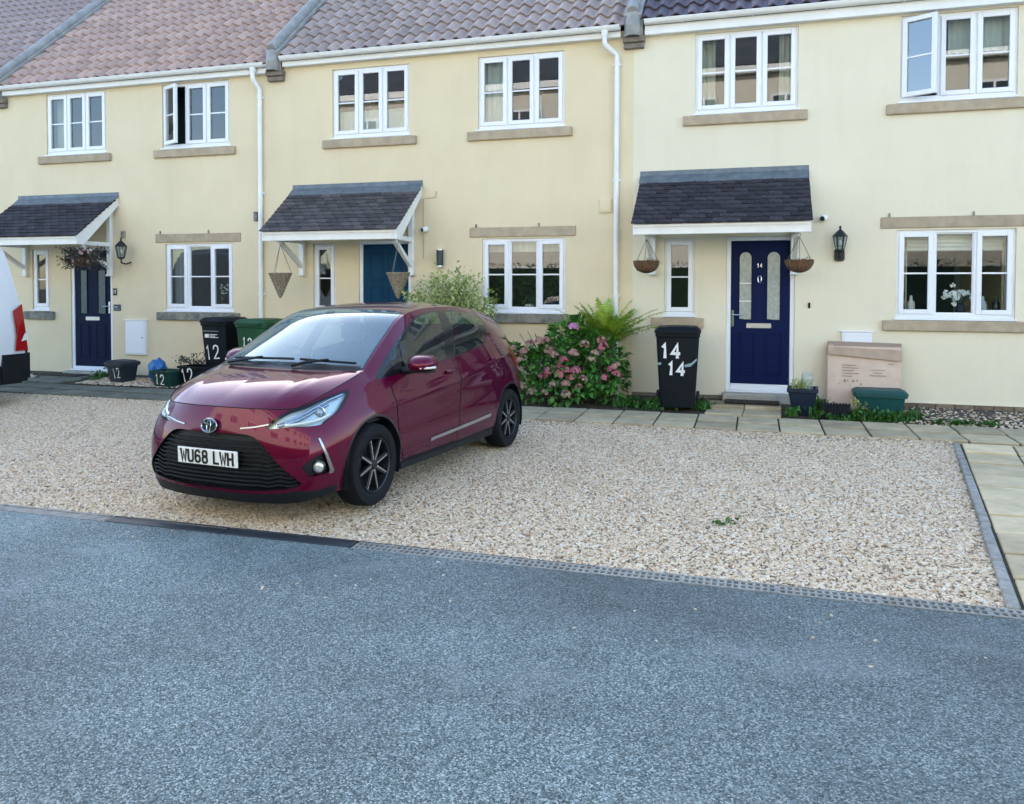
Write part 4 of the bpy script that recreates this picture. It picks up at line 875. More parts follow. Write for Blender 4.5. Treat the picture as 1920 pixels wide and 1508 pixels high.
body = sk.build('body', 'body', PAINT, car)
sk.build('bonnet', 'bonnet', PAINT, car); sk.build('roof', 'roof', PAINT, car)
for sd in 'lr':
    sg = 1 if sd == 'l' else -1
    for nm, hx in (('front_door', .03), ('rear_door', -.87)):
        d = sk.build(nm, 'door', PAINT, car, sd)
        hp = side([inv_xz([(hx, .885 if nm == 'front_door' else .935)])[0][0]], [inv_xz([(hx, .885 if nm == 'front_door' else .935)])[0][1]])[0]
        b = MB(); b.tube([(hp[0] + .085, sg * (hp[1] + .004), hp[2]), (hp[0] + .065, sg * (hp[1] + .035), hp[2] + .002), (hp[0] - .065, sg * (hp[1] + .035), hp[2] + .006), (hp[0] - .085, sg * (hp[1] + .004), hp[2] + .008)], .014, 8); b.build('handle', PAINT, d, True)
        w = sk.build('front_window' if nm == 'front_door' else 'rear_side_window', 'window', CARGLASS, d, sd)
    sk.build('quarter_glass', 'quarter_window', CARGLASS, car, sd)
    sk.build('dlo', 'window_surround', GLOSSB, car, sd)
    sk.build('strip', 'side_moulding', SILVER, car, sd); sk.build('sill_trim', 'sill', BLACKP, car, sd)
    sk.build('tail', 'tail_light', REDL, car, sd)
    hl = sk.build('lamp', 'headlight', LAMPGL, car, sd)
    sk.build('lamp', 'reflector', REFL, hl, sd, off=-.045)
    # lamp internals: light guide under the top edge, white blade below, projector
    def sguide(pts, w, off, nm, m):
        q = dense(pts, .03, False); a = np.array([p[0] for p in q]); bb = np.array([p[1] for p in q]); PP = side(a, bb); NN = fnormal(side, a, bb, A=(0, SMAX), B=(0, 1))
        mb = MB(); mb.tube([tuple((p + k * off) * [1, sg, 1]) for p, k in zip(PP, NN)], w, 6); return mb.build(nm, m, hl, True)
    sguide([(.50, .86), (.62, .905), (.80, .945), (.98, .965), (1.13, .97)], .009, -.016, 'light_guide', CHROME)
    sguide([(.56, .845), (.66, .845), (.80, .83), (.88, .825), (.95, .835)], .011, -.018, 'lower_blade', PLATEW)
    sguide([(.50, .835), (.60, .87), (.70, .895), (.83, .925), (.98, .93)], .008, -.026, 'inner_blade', CHROME)
    c0 = side([.835], [.885])[0]; n0 = fnormal(side, np.array([.835]), np.array([.885]), A=(0, SMAX), B=(0, 1))[0]
    fw = Vector((.92, .34 * sg, .06)).normalized(); cc = Vector((c0[0], c0[1] * sg, c0[2])) - fw * .055
    M0 = Matrix.Translation(cc) @ fw.to_track_quat('Z', 'Y').to_matrix().to_4x4()
    b = MB(); b.lathe([(.040, -.03), (.046, .012), (.038, .016), (.033, .004)], 20, M0); b.build('lamp_ring', CHROME, hl, True)
    b = MB(); b.lathe([(.034, .0), (.030, .014), (.02, .024), (.008, .029), (.001, .03)], 18, M0); b.build('projector_lens', mat('projector_lens_glass', (.35, .42, .5), rough=.04, metal=.4), hl, True)
    # fog lamp pocket
    fp = sk.build('fog', 'fog_light_pocket', BLACKP, car, sd, off=-.03)
    sk.build('fogchrome', 'fog_light_trim', TRIMD, car, sd, off=.002); sk.build('nosechrome', 'nose_trim', TRIMD, car, sd)
    fc = side([.80], [.345])[0]; fv = Vector((.9, .43 * sg, 0)).normalized(); MF = Matrix.Translation(Vector((fc[0], fc[1] * sg, fc[2])) - fv * .02) @ fv.to_track_quat('Z', 'Y').to_matrix().to_4x4()
    b = MB(); b.lathe([(.048, -.02), (.048, .01), (.040, .014), (.036, .006)], 20, MF); fl = b.build('fog_light', GLOSSB, car, True)
    b = MB(); b.lathe([(.037, .006), (.030, .014), (.015, .019), (.001, .020)], 20, MF); b.build('lens', mat('fog_lens', (.72, .76, .74), rough=.08, metal=.6), fl, True)
    # pocket side wall
sk.build('arch_trim', 'wheel_arch_edge', mat('wheel_arch_dark_paint', (.02, .004, .014), rough=.4, coat=.3), car)
sk.build('gap', 'panel_gaps', GAP, car)
sk.build('lip', 'front_lip', BLACKP, car)
sk.build('windscreen', 'windscreen', SCREENGL, car); sk.build('frit', 'windscreen_border', GLOSSB, car); sk.build('rear_window', 'rear_window', CARGLASS, car)
# --- grille
gr = sk.build('grille', 'grille', BLACKP, car, off=-.035)
def gspan(v):
    xs = [q for i in range(len(grille_o)) for q in [None] if False]
    out = []
    for i in range(len(grille_o)):
        (a0, b0), (a1, b1) = grille_o[i], grille_o[(i + 1) % len(grille_o)]
        if (b0 - v) * (b1 - v) < 0: out.append(a0 + (a1 - a0) * (v - b0) / (b1 - b0))
    return max(out) if out else 0
for k, v in enumerate(np.linspace(.20, .70, 12)):
    m_ = gspan(v) - .008; ss = np.linspace(0, m_, 22); zig = .012 * np.sin(ss * 38) * np.clip((ss - .36) / .1, 0, 1)
    vv = np.full(22, v) + zig; PP = side(ss, vv); NN = fnormal(side, ss, vv, A=(0, SMAX), B=(0, 1))
    pts = [tuple(p) for p in (PP - NN * .010)]; pts = [(x, -y, z) for x, y, z in pts[:0:-1]] + pts
    b = MB(); n = len(pts)
    vs = [(x, y, z + .0055) for x, y, z in pts] + [(x, y, z - .0055) for x, y, z in pts] + [(x - .022, y, z + .004) for x, y, z in pts] + [(x - .022, y, z - .004) for x, y, z in pts]
    fs = []
    for i in range(n - 1): fs += [(i, i + 1, n + i + 1, n + i), (i, 2 * n + i, 2 * n + i + 1, i + 1), (n + i, n + i + 1, 3 * n + i + 1, 3 * n + i)]
    b.add(vs, fs); b.build('slat', BLACKP, gr)
# grille rim wall (surface back to recess)
gd = dense(grille_o, .02, False); a = np.array([p[0] for p in gd]); bb = np.array([p[1] for p in gd]); PP = side(a, bb); NN = fnormal(side, a, bb, A=(0, SMAX), B=(0, 1))
b = MB()
for sg in (1, -1):
    o_, i_ = [tuple(p * [1, sg, 1]) for p in PP + NN * .004], [tuple(p * [1, sg, 1]) for p in PP - NN * .04]; n = len(o_)
    b.add(o_ + i_, [(i, i + 1, n + i + 1, n + i) for i in range(n - 1)])
b.build('grille_rim', GLOSSB, gr, True)
fd = dense(fog_o + fog_o[:1], .02, False); a = np.array([p[0] for p in fd]); bb = np.array([p[1] for p in fd]); PP = side(a, bb); NN = fnormal(side, a, bb, A=(0, SMAX), B=(0, 1))
b = MB()
for sg in (1, -1):
    o_, i_ = [tuple(p * [1, sg, 1]) for p in PP], [tuple(p * [1, sg, 1]) for p in PP - NN * .032]; n = len(o_)
    b.add(o_ + i_, [(i, i + 1, n + i + 1, n + i) for i in range(n - 1)])
b.build('fog_pocket_wall', PAINT, car, True)
# --- number plate
pl_M = Matrix.Translation((2.066, 0, .437)) @ Matrix.Rotation(R(90), 4, 'Z') @ Matrix.Rotation(R(3), 4, 'X')
b = MB(); b.box((-.26, -.004, -.0555), (.26, .006, .0555), pl_M); pl = b.build('number_plate', PLATEW, car, False, .003)
tw = text_width('WU68 LWH', .050, .012, .034)
b = MB(); strokes(b, 'WU68 LWH', .079, .050, .012, .0155, pl_M @ Matrix.Translation((-tw / 2, -.0055, -.0395)), space=.034); b.build('plate_characters', PLATEB, pl)
b = MB(); b.box((-.24, .006, -.05), (.24, .07, .05), pl_M); b.build('plate_bracket', BLACKP, pl)
# --- emblem: three chrome ovals
em_M = Matrix.Translation((2.052, 0, .648)) @ Matrix.Rotation(R(90), 4, 'Z') @ Matrix.Rotation(R(-8), 4, 'X')
def oval(mb, rx, rz, cx, cz, t, y=0):
    pts = [em_M @ Vector((cx + rx * math.cos(a), y, cz + rz * math.sin(a))) for a in np.linspace(0, 2 * math.pi, 37)]; mb.tube(pts, t, 6, False)
b = MB(); oval(b, .066, .046, 0, 0, .0060); em = b.build('emblem', CHROME, car, True)
b = MB(); oval(b, .043, .0155, 0, .025, .0036, -.002); oval(b, .0165, .042, 0, 0, .0036, -.003); b.build('emblem_ovals', CHROME, em, True)
b = MB(); b.add([em_M @ Vector((.064 * math.cos(a), .010, .044 * math.sin(a))) for a in np.linspace(0, 6.283, 32, endpoint=False)], [tuple(range(32))]); b.build('emblem_back', mat('emblem_back_dark', (.02, .03, .03), rough=.2), em)
b = MB(); _ss = np.linspace(.004, SFC, 24); _P = [tuple(p) for p in side(_ss, np.ones(24)) + [0, 0, .0015]] + [tuple(p) for p in hood_edge(np.linspace(.02, .97, 30)) + [0, 0, .001]]
b.tube([(x, -y, z) for x, y, z in _P[::-1]] + _P, .0035, 5); b.build('bonnet_gap', GAP, car)
# --- wheel wells, underbody, cabin
for cx in (1.255, -1.255):
    for sg in (1, -1):
        b = MB(); ang = np.linspace(-.35, math.pi + .35, 26); prof = [(cx + .352 * math.cos(t), .302 + .352 * math.sin(t)) for t in ang]; n = len(prof)
        b.add([(x, sg * .815, z) for x, z in prof] + [(x, sg * .56, z) for x, z in prof], [(i, i + 1, n + i + 1, n + i) for i in range(n - 1)])
        b.add([(x, sg * .56, z) for x, z in prof] , [tuple(range(n))]); b.build('wheel_well', BLACKP, car)
b = MB(); b.box((-1.72, -.60, .20), (1.72, .66, .235)); b.box((-.87, -.80, .19), (.87, .80, .235)); b.build('underbody', BLACKP, car)
b = MB(); b.prism([(1.28, .55), (1.28, .86), (1.05, .93), (.86, .93), (.72, .86), (.72, .55)], -.66, .66); b.build('dashboard', CLOTH, car, False, .03, 2)
def seat(x, y, w=.5):
    s_ = MB(); s_.box((x - .05, y - w / 2, .42), (x + .48, y + w / 2, .60)); s_.prism([(x + .02, .55), (x - .12, .55), (x - .30, 1.06), (x - .20, 1.08)], y - w / 2, y + w / 2)
    s_.box((x - .30, y - .13, 1.10), (x - .21, y + .13, 1.28)); return s_
for y in (.36, -.36): seat(.05, y).build('front_seat', CLOTH, car, True, .03, 2)
b = MB(); b.box((-1.05, -.62, .42), (-.58, .62, .60)); b.prism([(-1.0, .55), (-1.12, .55), (-1.30, 1.04), (-1.2, 1.06)], -.62, .62)
for y in (-.36, .36): b.box((-1.31, y - .12, 1.06), (-1.22, y + .12, 1.20))
b.build('rear_seat', CLOTH, car, True, .03, 2)
ts_M = Matrix.Translation((.62, -.36, .93)) @ Matrix.Rotation(R(-62), 4, 'Y')
b = MB(); b.tube([ts_M @ Vector((.185 * math.cos(a), .185 * math.sin(a), 0)) for a in np.linspace(0, 6.2832, 25)], .016, 6, False); b.box((-.03, -.18, -.02), (.03, .18, .01), ts_M); b.build('steering_wheel', BLACKP, car, True)
b = MB(); b.box((.36, -.09, 1.30), (.40, .09, 1.36)); b.build('rear_view_mirror', BLACKP, car, False, .01)
b = MB(); b.box((-1.55, -.74, .60), (1.25, -.715, .86)); b.box((-1.55, .715, .60), (1.25, .74, .86)); b.build('door_linings', CLOTH, car)
# --- door mirrors
for sg in (1, -1):
    b = MB(); M0 = Matrix.Translation((.745, sg * .905, 1.008)) @ Matrix.Rotation(sg * R(10), 4, 'Z')
    rings = []; prof = [(-.085, .10, .055, 0), (-.06, .118, .068, .002), (0, .112, .066, 0), (.05, .095, .054, -.006), (.085, .06, .034, -.012), (.1, .015, .01, -.015)]
    n = 20; vs = []
    for x, hy, hz, dz in prof:
        for j in range(n):
            t = 2 * math.pi * j / n; c_, s_ = math.cos(t), math.sin(t); vs.append((x, hy * abs(c_) ** .8 * (1 if c_ > 0 else -1), dz + hz * abs(s_) ** .8 * (1 if s_ > 0 else -1)))
    b.add(vs, [(i * n + j, i * n + (j + 1) % n, (i + 1) * n + (j + 1) % n, (i + 1) * n + j) for i in range(len(prof) - 1) for j in range(n)] + [tuple(range((len(prof) - 1) * n, len(prof) * n))], M0)
    mi = b.build('door_mirror', PAINT, car, True)
    b = MB(); b.add([v for v in vs[:n]], [tuple(range(n))], M0); b.build('mirror_glass', CHROME, mi)
    b = MB(); b.tube([(.78, sg * .76, .945), (.77, sg * .83, .955), (.755, sg * .88, .965)], [.035, .03, .028], 8); b.box((.66, sg * .905 - .09, .935), (.79, sg * .905 + .09, .955)); b.build('mirror_foot', BLACKP, mi, True, .006)
    b = MB(); b.tube([M0 @ Vector((.088, sg * .02, -.03)), M0 @ Vector((.06, sg * .09, -.03)), M0 @ Vector((.0, sg * .118, -.028))], .009, 6); b.build('mirror_indicator', PLATEW, mi, True)
    # sail patch corner
# --- wipers, scuttle
b = MB()
sc = [tuple(top(np.array([.0]), np.array([w]))[0]) for w in np.linspace(.06, 1, 12)]
sc = sc + [(x, -y, z) for x, y, z in sc[-2::-1]]; n = len(sc)
b.add([(x + .035, y, z - .012) for x, y, z in sc] + [(x - .055, y, z + .030) for x, y, z in sc], [(i, i + 1, n + i + 1, n + i) for i in range(n - 1)]); b.build('scuttle_panel', BLACKP, car, True)
for (y0, y1, ua, ub) in ((.16, .60, .10, .075), (-.52, .10, .085, .10)):
    def wp(y, u, off):
        a_ = float(np.interp(u, [0, UMAX], [0, UMAX])); yr = rail([a_])[0, 1]; p = top(np.array([a_]), np.array([1 - abs(y) / yr]))[0]; return (p[0] + off * .5, y, p[2] + off)
    b = MB(); b.tube([wp(y, ua + (ub - ua) * t, .018) for t, y in zip(np.linspace(0, 1, 8), np.linspace(y0, y1, 8))], .010, 6)
    b.tube([wp((y0 + y1) / 2 + .02, .09, .03), wp((y0 + y1) / 2 - .12, .045, .03), wp(y0 - .02, .01, .02)], [.010, .012, .016], 6); b.build('wiper', BLACKP, car, True)
# --- wheels
def wheel(cx, sg):
    e = empty('wheel', (cx, sg * .815, .300), 0, car); e.rotation_euler = (R(-90) if sg > 0 else R(90), 0, 0)     # local +z points outwards
    pr = [(.195, -.185), (.225, -.19), (.275, -.185), (.296, -.165), (.301, -.12), (.301, -.06), (.296, -.012), (.283, .006), (.250, .012), (.222, .008), (.205, -.004), (.197, -.02)]
    b = MB(); b.lathe(pr, 56); ty = b.build('tyre', RUBBER, e, True)
    b = MB(); b.lathe([(.198, -.18), (.203, -.006), (.199, .002), (.190, -.004), (.186, -.03), (.180, -.13)], 48); b.build('rim', RIMD, e, True)
    b = MB(); b.lathe([(.182, -.085), (.06, -.075), (.02, -.07)], 32, cap=False); b.build('brake_disc', BLACKP, e, True)
    for k in range(8):
        t0 = 2 * math.pi * (k + .35) / 8; Mk = Matrix.Rotation(t0, 4, 'Z'); b = MB()
        b.add([(.03, -.019, -.012), (.03, .019, -.012), (.192, .013, -.012), (.192, -.013, -.012), (.03, -.019, -.05), (.03, .019, -.05), (.186, .013, -.04), (.186, -.013, -.04)],
              [(0, 1, 2, 3), (4, 7, 6, 5), (0, 4, 5, 1), (1, 5, 6, 2), (2, 6, 7, 3), (3, 7, 4, 0)], Mk); sp = b.build('spoke', RIMD, e, False, .003)
        b = MB(); b.add([(.035, -.002 if k % 2 else -.011, -.0105), (.035, .011 if k % 2 else .002, -.0105), (.190, .010 if k % 2 else .000, -.0085), (.190, .000 if k % 2 else -.010, -.0085)], [(0, 1, 2, 3)], Mk); b.build('spoke_face', RIMS, e)
    b = MB(); b.lathe([(.036, -.03), (.036, -.012), (.030, -.004), (.001, -.002)], 24); b.build('hub_cap', RIMD, e, True)
RIMD = mat('dark_alloy', (.030, .032, .036), rough=.35, metal=.5); RIMS = mat('machined_alloy', (.55, .57, .6), rough=.25, metal=.95)
for cx in (1.255, -1.255):
    for sg in (1, -1): wheel(cx, sg)
# ---------------------------------------------------------------- white van parked beyond the left edge, its rear corner in view
VANW = mat('white_van_paint', (.74, .77, .80), rough=.25, coat=.6, var=.05, vs=2)
van = thing('panel_van', 'white panel van at the left edge, only its rear corner showing', 'van', (-6.35, -4.85, -.10), -1.64)
W2 = .965
def vsec(x):
    """half outline of the body at length x: (y, z) from sill to roof centre; x runs nose(+)-tail(-)"""
    zt = float(np.interp(x, [-2.45, -2.30, -1.9, 1.1, 1.35, 1.75, 2.10, 2.45, 2.55], [2.28, 2.36, 2.42, 2.42, 2.30, 1.75, 1.32, 1.10, .80]))
    k = float(np.interp(x, [-2.45, -2.2, 1.4, 2.0, 2.45, 2.55], [.97, 1, 1, .97, .84, .76])); pts = []
    for f, y, in ((0, .96), (.12, 1.0), (.32, 1.0), (.45, .985), (.6, .935), (.78, .865), (.9, .80), (.965, .70), (.99, .5), (1, .25), (1.003, 0)): pts.append((W2 * k * y, .42 + (zt - .42) * f))
    return pts
xs = [-2.45, -2.40, -2.2, -1.9, -1.2, -.4, .4, 1.0, 1.35, 1.6, 1.85, 2.1, 2.3, 2.45, 2.55]; rows = []
for x in xs:
    h_ = vsec(x); full = [(y, z) for y, z in h_] + [(-y, z) for y, z in h_[-2::-1]]
    rows.append([(x + (-.0 if x > -2.44 else 0) + (.20 * max(0, (z - 1.1)) / 1.3 if x < -2.3 else 0), y, z) for y, z in full])
n = len(rows[0]); b = MB(); b.add([p for r in rows for p in r], [(i * n + j, i * n + j + 1, (i + 1) * n + j + 1, (i + 1) * n + j) for i in range(len(xs) - 1) for j in range(n - 1)]); b.add(rows[0], [tuple(range(n))]); b.add(rows[-1], [tuple(range(n))])
b.build('body', VANW, van, True)
b = MB(); b.box((-2.44, -.95, .28), (2.50, .95, .425)); b.build('lower_body', BLACKP, van, False, .03, 2)
b = MB(); b.add([(-2.56, y, z) for y in (-.93, .93) for z in (.30, .73)] + [(-2.05, y, z) for y in (-.99, .99) for z in (.30, .73)], [(0, 2, 3, 1), (4, 5, 7, 6), (0, 1, 5, 4), (2, 6, 7, 3), (1, 3, 7, 5), (0, 4, 6, 2)]); b.build('rear_bumper', BLACKP, van, False, .04, 2)
for s in (1, -1):
    b = MB(); b.add([(-2.49, s * .78, .74), (-2.475, s * .965, .73), (-2.27, s * .985, .73), (-2.29, s * .985, .95), (-2.25, s * .978, 1.28), (-2.40, s * .955, 1.37), (-2.44, s * .80, 1.34)], [(0, 1, 5, 6), (1, 2, 3, 4, 5)]); tl = b.build('tail_light', REDL, van)
    b = MB(); b.add([(-2.49, s * .80, .90), (-2.478, s * .967, .88), (-2.36, s * .986, .86), (-2.42, s * .978, .97), (-2.472, s * .966, .99), (-2.485, s * .80, .98)], [(0, 1, 4, 5), (1, 2, 3, 4)]); b.build('reversing_lens', PLATEW, tl)
    b = MB(); b.box((.55, s * .955 - .012, .5), (.565, s * .955 + .02, 1.6)); b.box((-1.9, s * .93, 1.34), (.5, s * .945, 1.352)); b.build('panel_seam', GAP, van)
    b = MB(); b.add([(.60, s * .945, 1.42), (1.45, s * .935, 1.40), (1.12, s * .85, 2.02), (.65, s * .85, 2.04)], [(0, 1, 2, 3)]); b.build('window', CARGLASS, van)
    for cx in (1.62, -1.55):
        e = empty('wheel', (cx, s * .80, .335), 0, van); e.rotation_euler = (R(-90) if s > 0 else R(90), 0, 0); b = MB(); b.lathe([(.20, -.10), (.30, -.11), (.335, -.08), (.335, .06), (.31, .09), (.215, .085)], 36); b.build('tyre', RUBBER, e, True); b = MB(); b.lathe([(.214, .07), (.15, .05), (.06, .07), (.001, .075)], 28); b.build('rim', SILVER, e, True)
        b = MB(); b.lathe([(.39, -.14), (.39, .17)], 30, Matrix.Translation((cx, s * .80, .335)) @ Matrix.Rotation(R(90), 4, 'X')); b.build('wheel_arch', BLACKP, van)
b = MB(); b.box((-2.47, -.008, .72), (-2.44, .008, 1.2)); b.build('rear_door_seam', GAP, van)
b = MB(); b.add([(1.42, -.80, 2.2), (1.42, .80, 2.2), (2.02, .86, 1.47), (2.02, -.86, 1.47)], [(0, 1, 2, 3)]); b.build('windscreen', SCREENGL, van)
# ---------------------------------------------------------------- things round the houses
BINB = mat('charcoal_bin_plastic', (.004, .008, .012), rough=.55, bump=.1, bs=200, var=.3, vs=6, spec=.22)
BING = mat('green_bin_plastic', (.010, .075, .03), rough=.48, bump=.1, bs=200, var=.25, vs=6, spec=.35)
BOXG = mat('dark_green_box_plastic', (.006, .045, .035), rough=.5, var=.25, vs=8, spec=.35)
BOXT = mat('teal_box_plastic', (.008, .075, .075), rough=.5, var=.25, vs=8, spec=.35)
NAVYPL = mat('navy_pot_plastic', (.008, .018, .04), rough=.5, var=.3, vs=8, spec=.35)
CADDY = mat('grey_caddy_plastic', (.022, .032, .042), rough=.55, var=.25, vs=8, spec=.35)
PAINTW = mat('white_hand_paint', (.80, .80, .78), rough=.6)
CARDB = mat('brown_cardboard', (.46, .34, .24), rough=.9, c2=(.38, .27, .19), vs=6, bump=.15, bs=80)
CARDP = mat('pale_cardboard_face', (.64, .49, .38), rough=.9, c2=(.56, .42, .32), vs=5, bump=.12, bs=80)
CARDI = mat('cardboard_print', (.24, .18, .15), rough=.9)
IRON = mat('black_iron', (.008, .012, .014), rough=.45, spec=.4); LGLASS = glass_mat('lantern_glass', (.75, .8, .8), ior=1.5, dust=.08)
COIR = mat('coir_liner', (.19, .095, .045), rough=.95, c2=(.08, .04, .02), vs=30, bump=1, bs=90)
WICK = mat('pale_wicker', (.42, .35, .24), rough=.85, c2=(.16, .12, .08), vs=45, bump=1, bs=140)
DRYL = mat('dry_leaves', (.10, .07, .05), rough=.9, rnd=.3); WIREM = mat('thin_wire', (.16, .16, .15), rough=.5, metal=.6)
MATM = mat('brown_coir_mat', (.05, .036, .026), rough=.98, bump=1, bs=260, var=.4, vs=30)
BAGB = mat('blue_plastic_bag', (.01, .14, .42), rough=.3, bump=.6, bs=22, var=.3, vs=9)

def frustum(mb, w0, d0, w1, d1, z0, z1, M=None, r=.03, n=4):
    """rounded-corner tapered tub wall section"""
    def ring(w, d, z):
        out = []
        for cx, cy, a0 in ((w / 2 - r, d / 2 - r, 0), (-w / 2 + r, d / 2 - r, 90), (-w / 2 + r, -d / 2 + r, 180), (w / 2 - r, -d / 2 + r, 270)):
            for k in range(n + 1): a = R(a0 + 90 * k / n); out.append((cx + r * math.cos(a), cy + r * math.sin(a), z))
        return out
    a, b_ = ring(w0, d0, z0), ring(w1, d1, z1); m_ = len(a)
    mb.add(a + b_, [(i, (i + 1) % m_, (i + 1) % m_ + m_, i + m_) for i in range(m_)], M); return a, b_
def ringcap(mb, w, d, z, M=None, r=.03, n=4, flip=False):
    out = []
    for cx, cy, a0 in ((w / 2 - r, d / 2 - r, 0), (-w / 2 + r, d / 2 - r, 90), (-w / 2 + r, -d / 2 + r, 180), (w / 2 - r, -d / 2 + r, 270)):
        for k in range(n + 1): a = R(a0 + 90 * k / n); out.append((cx + r * math.cos(a), cy + r * math.sin(a), z))
    mb.add(out, [tuple(range(len(out)))[::-1] if flip else tuple(range(len(out)))], M)
def wheelie_bin(label, loc, rz, W, D, Hh, m, nums, lidm=None):
    t = thing('wheelie_bin', label, 'bin', loc, rz, 'wheelie bins by the doors')
    b = MB(); frustum(b, W * .78, D * .68, W * .96, D * .92, .03, Hh * .86, r=.04); ringcap(b, W * .78, D * .68, .03, r=.04); frustum(b, W * .96, D * .92, W * 1.0, D * .98, Hh * .86, Hh * .875, r=.04); frustum(b, W * 1.0, D * .98, W * 1.0, D * .98, Hh * .875, Hh * .915, r=.04); frustum(b, W, D * .98, W * .9, D * .9, Hh * .915, Hh * .915, r=.04)
    b.box((-W * .3, -D * .345, .05), (-W * .29, -D * .335, Hh * .5)); b.build('body', m, t, True)
    b = MB(); z = Hh * .915; frustum(b, W * 1.04, D * 1.04, W * 1.04, D * 1.04, z, z + .03, r=.05); frustum(b, W * 1.04, D * 1.04, W * .86, D * .86, z + .03, z + .075, r=.05); ringcap(b, W * .86, D * .86, z + .075, r=.05); b.box((-W * .38, -D * .57, z + .002), (W * .38, -D * .5, z + .028)); b.box((-W * .25, -D * .36, z + .074), (W * .25, D * .3, z + .082)); b.build('lid', lidm or m, t, True)
    b = MB(); b.tube([(-W * .42, D * .50, Hh * .90), (-W * .42, D * .58, Hh * .93), (W * .42, D * .58, Hh * .93), (W * .42, D * .50, Hh * .90)], .016, 8); b.build('handle', m, t, True)
    for s in (-1, 1):
        b = MB(); b.lathe([(.02, -.022), (.09, -.022), (.10, -.012), (.10, .012), (.09, .022), (.02, .022)], 20, Matrix.Translation((s * W * .46, D * .36, .10)) @ Matrix.Rotation(R(90), 4, 'Y')); b.build('wheel', RUBBERB, t, True)
    for txt, x, z, hgt, w, th, tilt in nums:
        yy = -(D * .34 + (D * .46 - D * .34) * (z + hgt / 2 - .03) / (Hh * .86 - .03)) - .004; lean = math.atan2(D * .12, Hh * .83)
        b = MB(); strokes(b, txt, hgt, w, w * .35, th, Matrix.Translation((x, yy, z)) @ Matrix.Rotation(lean, 4, 'X') @ Matrix.Rotation(tilt, 4, 'Y') @ Matrix.Translation((0, -.003, -hgt * 0)), depth=.002); b.build('painted_number', PAINTW, t)
    return t
RUBBERB = mat('bin_wheel_rubber', (.012, .012, .013), rough=.7)
bn = wheelie_bin('charcoal wheelie bin numbered 14 twice, beside the navy door', (3.49, -.72, -.02), R(4), .55, .56, 1.06, BINB, [('14', -.205, .665, .165, .098, .040, 0), ('14', -.125, .455, .150, .088, .038, R(3))])
b = MB(); b.add([(-.24, -.247, .595), (-.20, -.248, .60), (-.20, -.246, .57), (-.24, -.245, .565), (.085, -.252, .575), (.17, -.254, .60), (.235, -.252, .66), (.235, -.25, .63), (.16, -.25, .555), (.09, -.249, .545)], [(0, 1, 2, 3), (4, 5, 8, 9), (5, 6, 7, 8)]); b.build('torn_tape', mat('grey_torn_tape', (.25, .36, .38), rough=.4), bn)
b12 = wheelie_bin('black wheelie bin numbered 12 against the wall beside the green bin', (-3.52, -.42, .01), R(-8), .52, .55, 1.04, BINB, [('12', -.16, .38, .21, .12, .022, R(-4))])
b = MB(); b.box((-.15, -.266, .72), (-.075, -.258, .775)); b.box((-.055, -.267, .765), (.10, -.259, .775)); b.box((-.055, -.267, .742), (.06, -.259, .752)); b.box((-.055, -.265, .72), (.12, -.257, .73)); b.box((-.19, -.268, .82), (.13, -.262, .823)); b.build('council_mark', PAINTW, b12)
wheelie_bin('green lidded garden waste bin behind the car bonnet', (-2.74, -.55, .0), R(-8), .60, .60, 1.04, BING, [('12', -.17, .62, .14, .08, .020, R(6))])

def tub(name, label, cat, loc, rz, w0, d0, w1, d1, h, m, group=None, lid=None, num=None, rim=True, part='body'):
    t = thing(name, label, cat, loc, rz, group); b = MB(); frustum(b, w0, d0, w1, d1, 0, h, r=.03); ringcap(b, w0, d0, .001, r=.03)
    frustum(b, w1 - .02, d1 - .02, w0 - .02, d0 - .02, h, .02, r=.03)
    if rim: frustum(b, w1, d1, w1 + .035, d1 + .035, h - .035, h - .033, r=.035); frustum(b, w1 + .035, d1 + .035, w1 + .035, d1 + .035, h - .033, h, r=.035); frustum(b, w1 + .035, d1 + .035, w1 - .02, d1 - .02, h, h, r=.035)
    b.build(part, m, t, True)
    if lid is not None:
        b = MB(); frustum(b, w1 + .05, d1 + .05, w1 + .05, d1 + .05, h - .01, h + .02, r=.04); frustum(b, w1 + .05, d1 + .05, w1 - .06, d1 - .06, h + .02, h + .05, r=.04); ringcap(b, w1 - .06, d1 - .06, h + .05, r=.04); b.build('lid', lid, t, True)
    if num:
        txt, x, z, hg, w, th, tilt = num; yy = -(d0 / 2 + (d1 - d0) / 2 * (z + hg / 2) / h) - .004; lean = math.atan2((d1 - d0) / 2, h)
        b = MB(); strokes(b, txt, hg, w, w * .35, th, Matrix.Translation((x, yy, z)) @ Matrix.Rotation(lean, 4, 'X') @ Matrix.Rotation(tilt, 4, 'Y') @ Matrix.Translation((0, -.003, 0))); b.build('painted_number', PAINTW, t)
    return t
cd = tub('food_caddy', 'grey lidded food caddy numbered 12 next to the doorstep', 'caddy', (-5.33, -.60, -.02), R(-12), .30, .26, .38, .34, .30, CADDY, None, CADDY, ('12', .0, .07, .155, .075, .016, R(-6)))
b = MB(); b.tube([(-.2, -.05, .27), (-.205, -.19, .22), (0, -.20, .21), (.205, -.19, .22), (.2, -.05, .27)], .008, 6); b.build('carry_handle', CADDY, cd, True)
tub('recycling_box', 'small dark green recycling box numbered 12 in front of the blue bag', 'box', (-4.28, -.78, -.03), R(-6), .34, .28, .42, .34, .25, BOXG, 'recycling boxes in the border', None, ('12', -.11, .05, .155, .078, .017, R(4)))
tub('recycling_box', 'black recycling box numbered 12 filled with dead plants', 'box', (-3.80, -.62, -.02), R(-6), .46, .34, .56, .42, .31, BINB, 'recycling boxes in the border', None, ('12', -.19, .06, .20, .10, .022, R(-8)))
tub('recycling_box', 'teal green recycling box in the weeds under the window', 'box', (5.90, -.42, -.02), R(-3), .46, .34, .56, .42, .25, BOXT, 'recycling boxes in the border', BOXT)
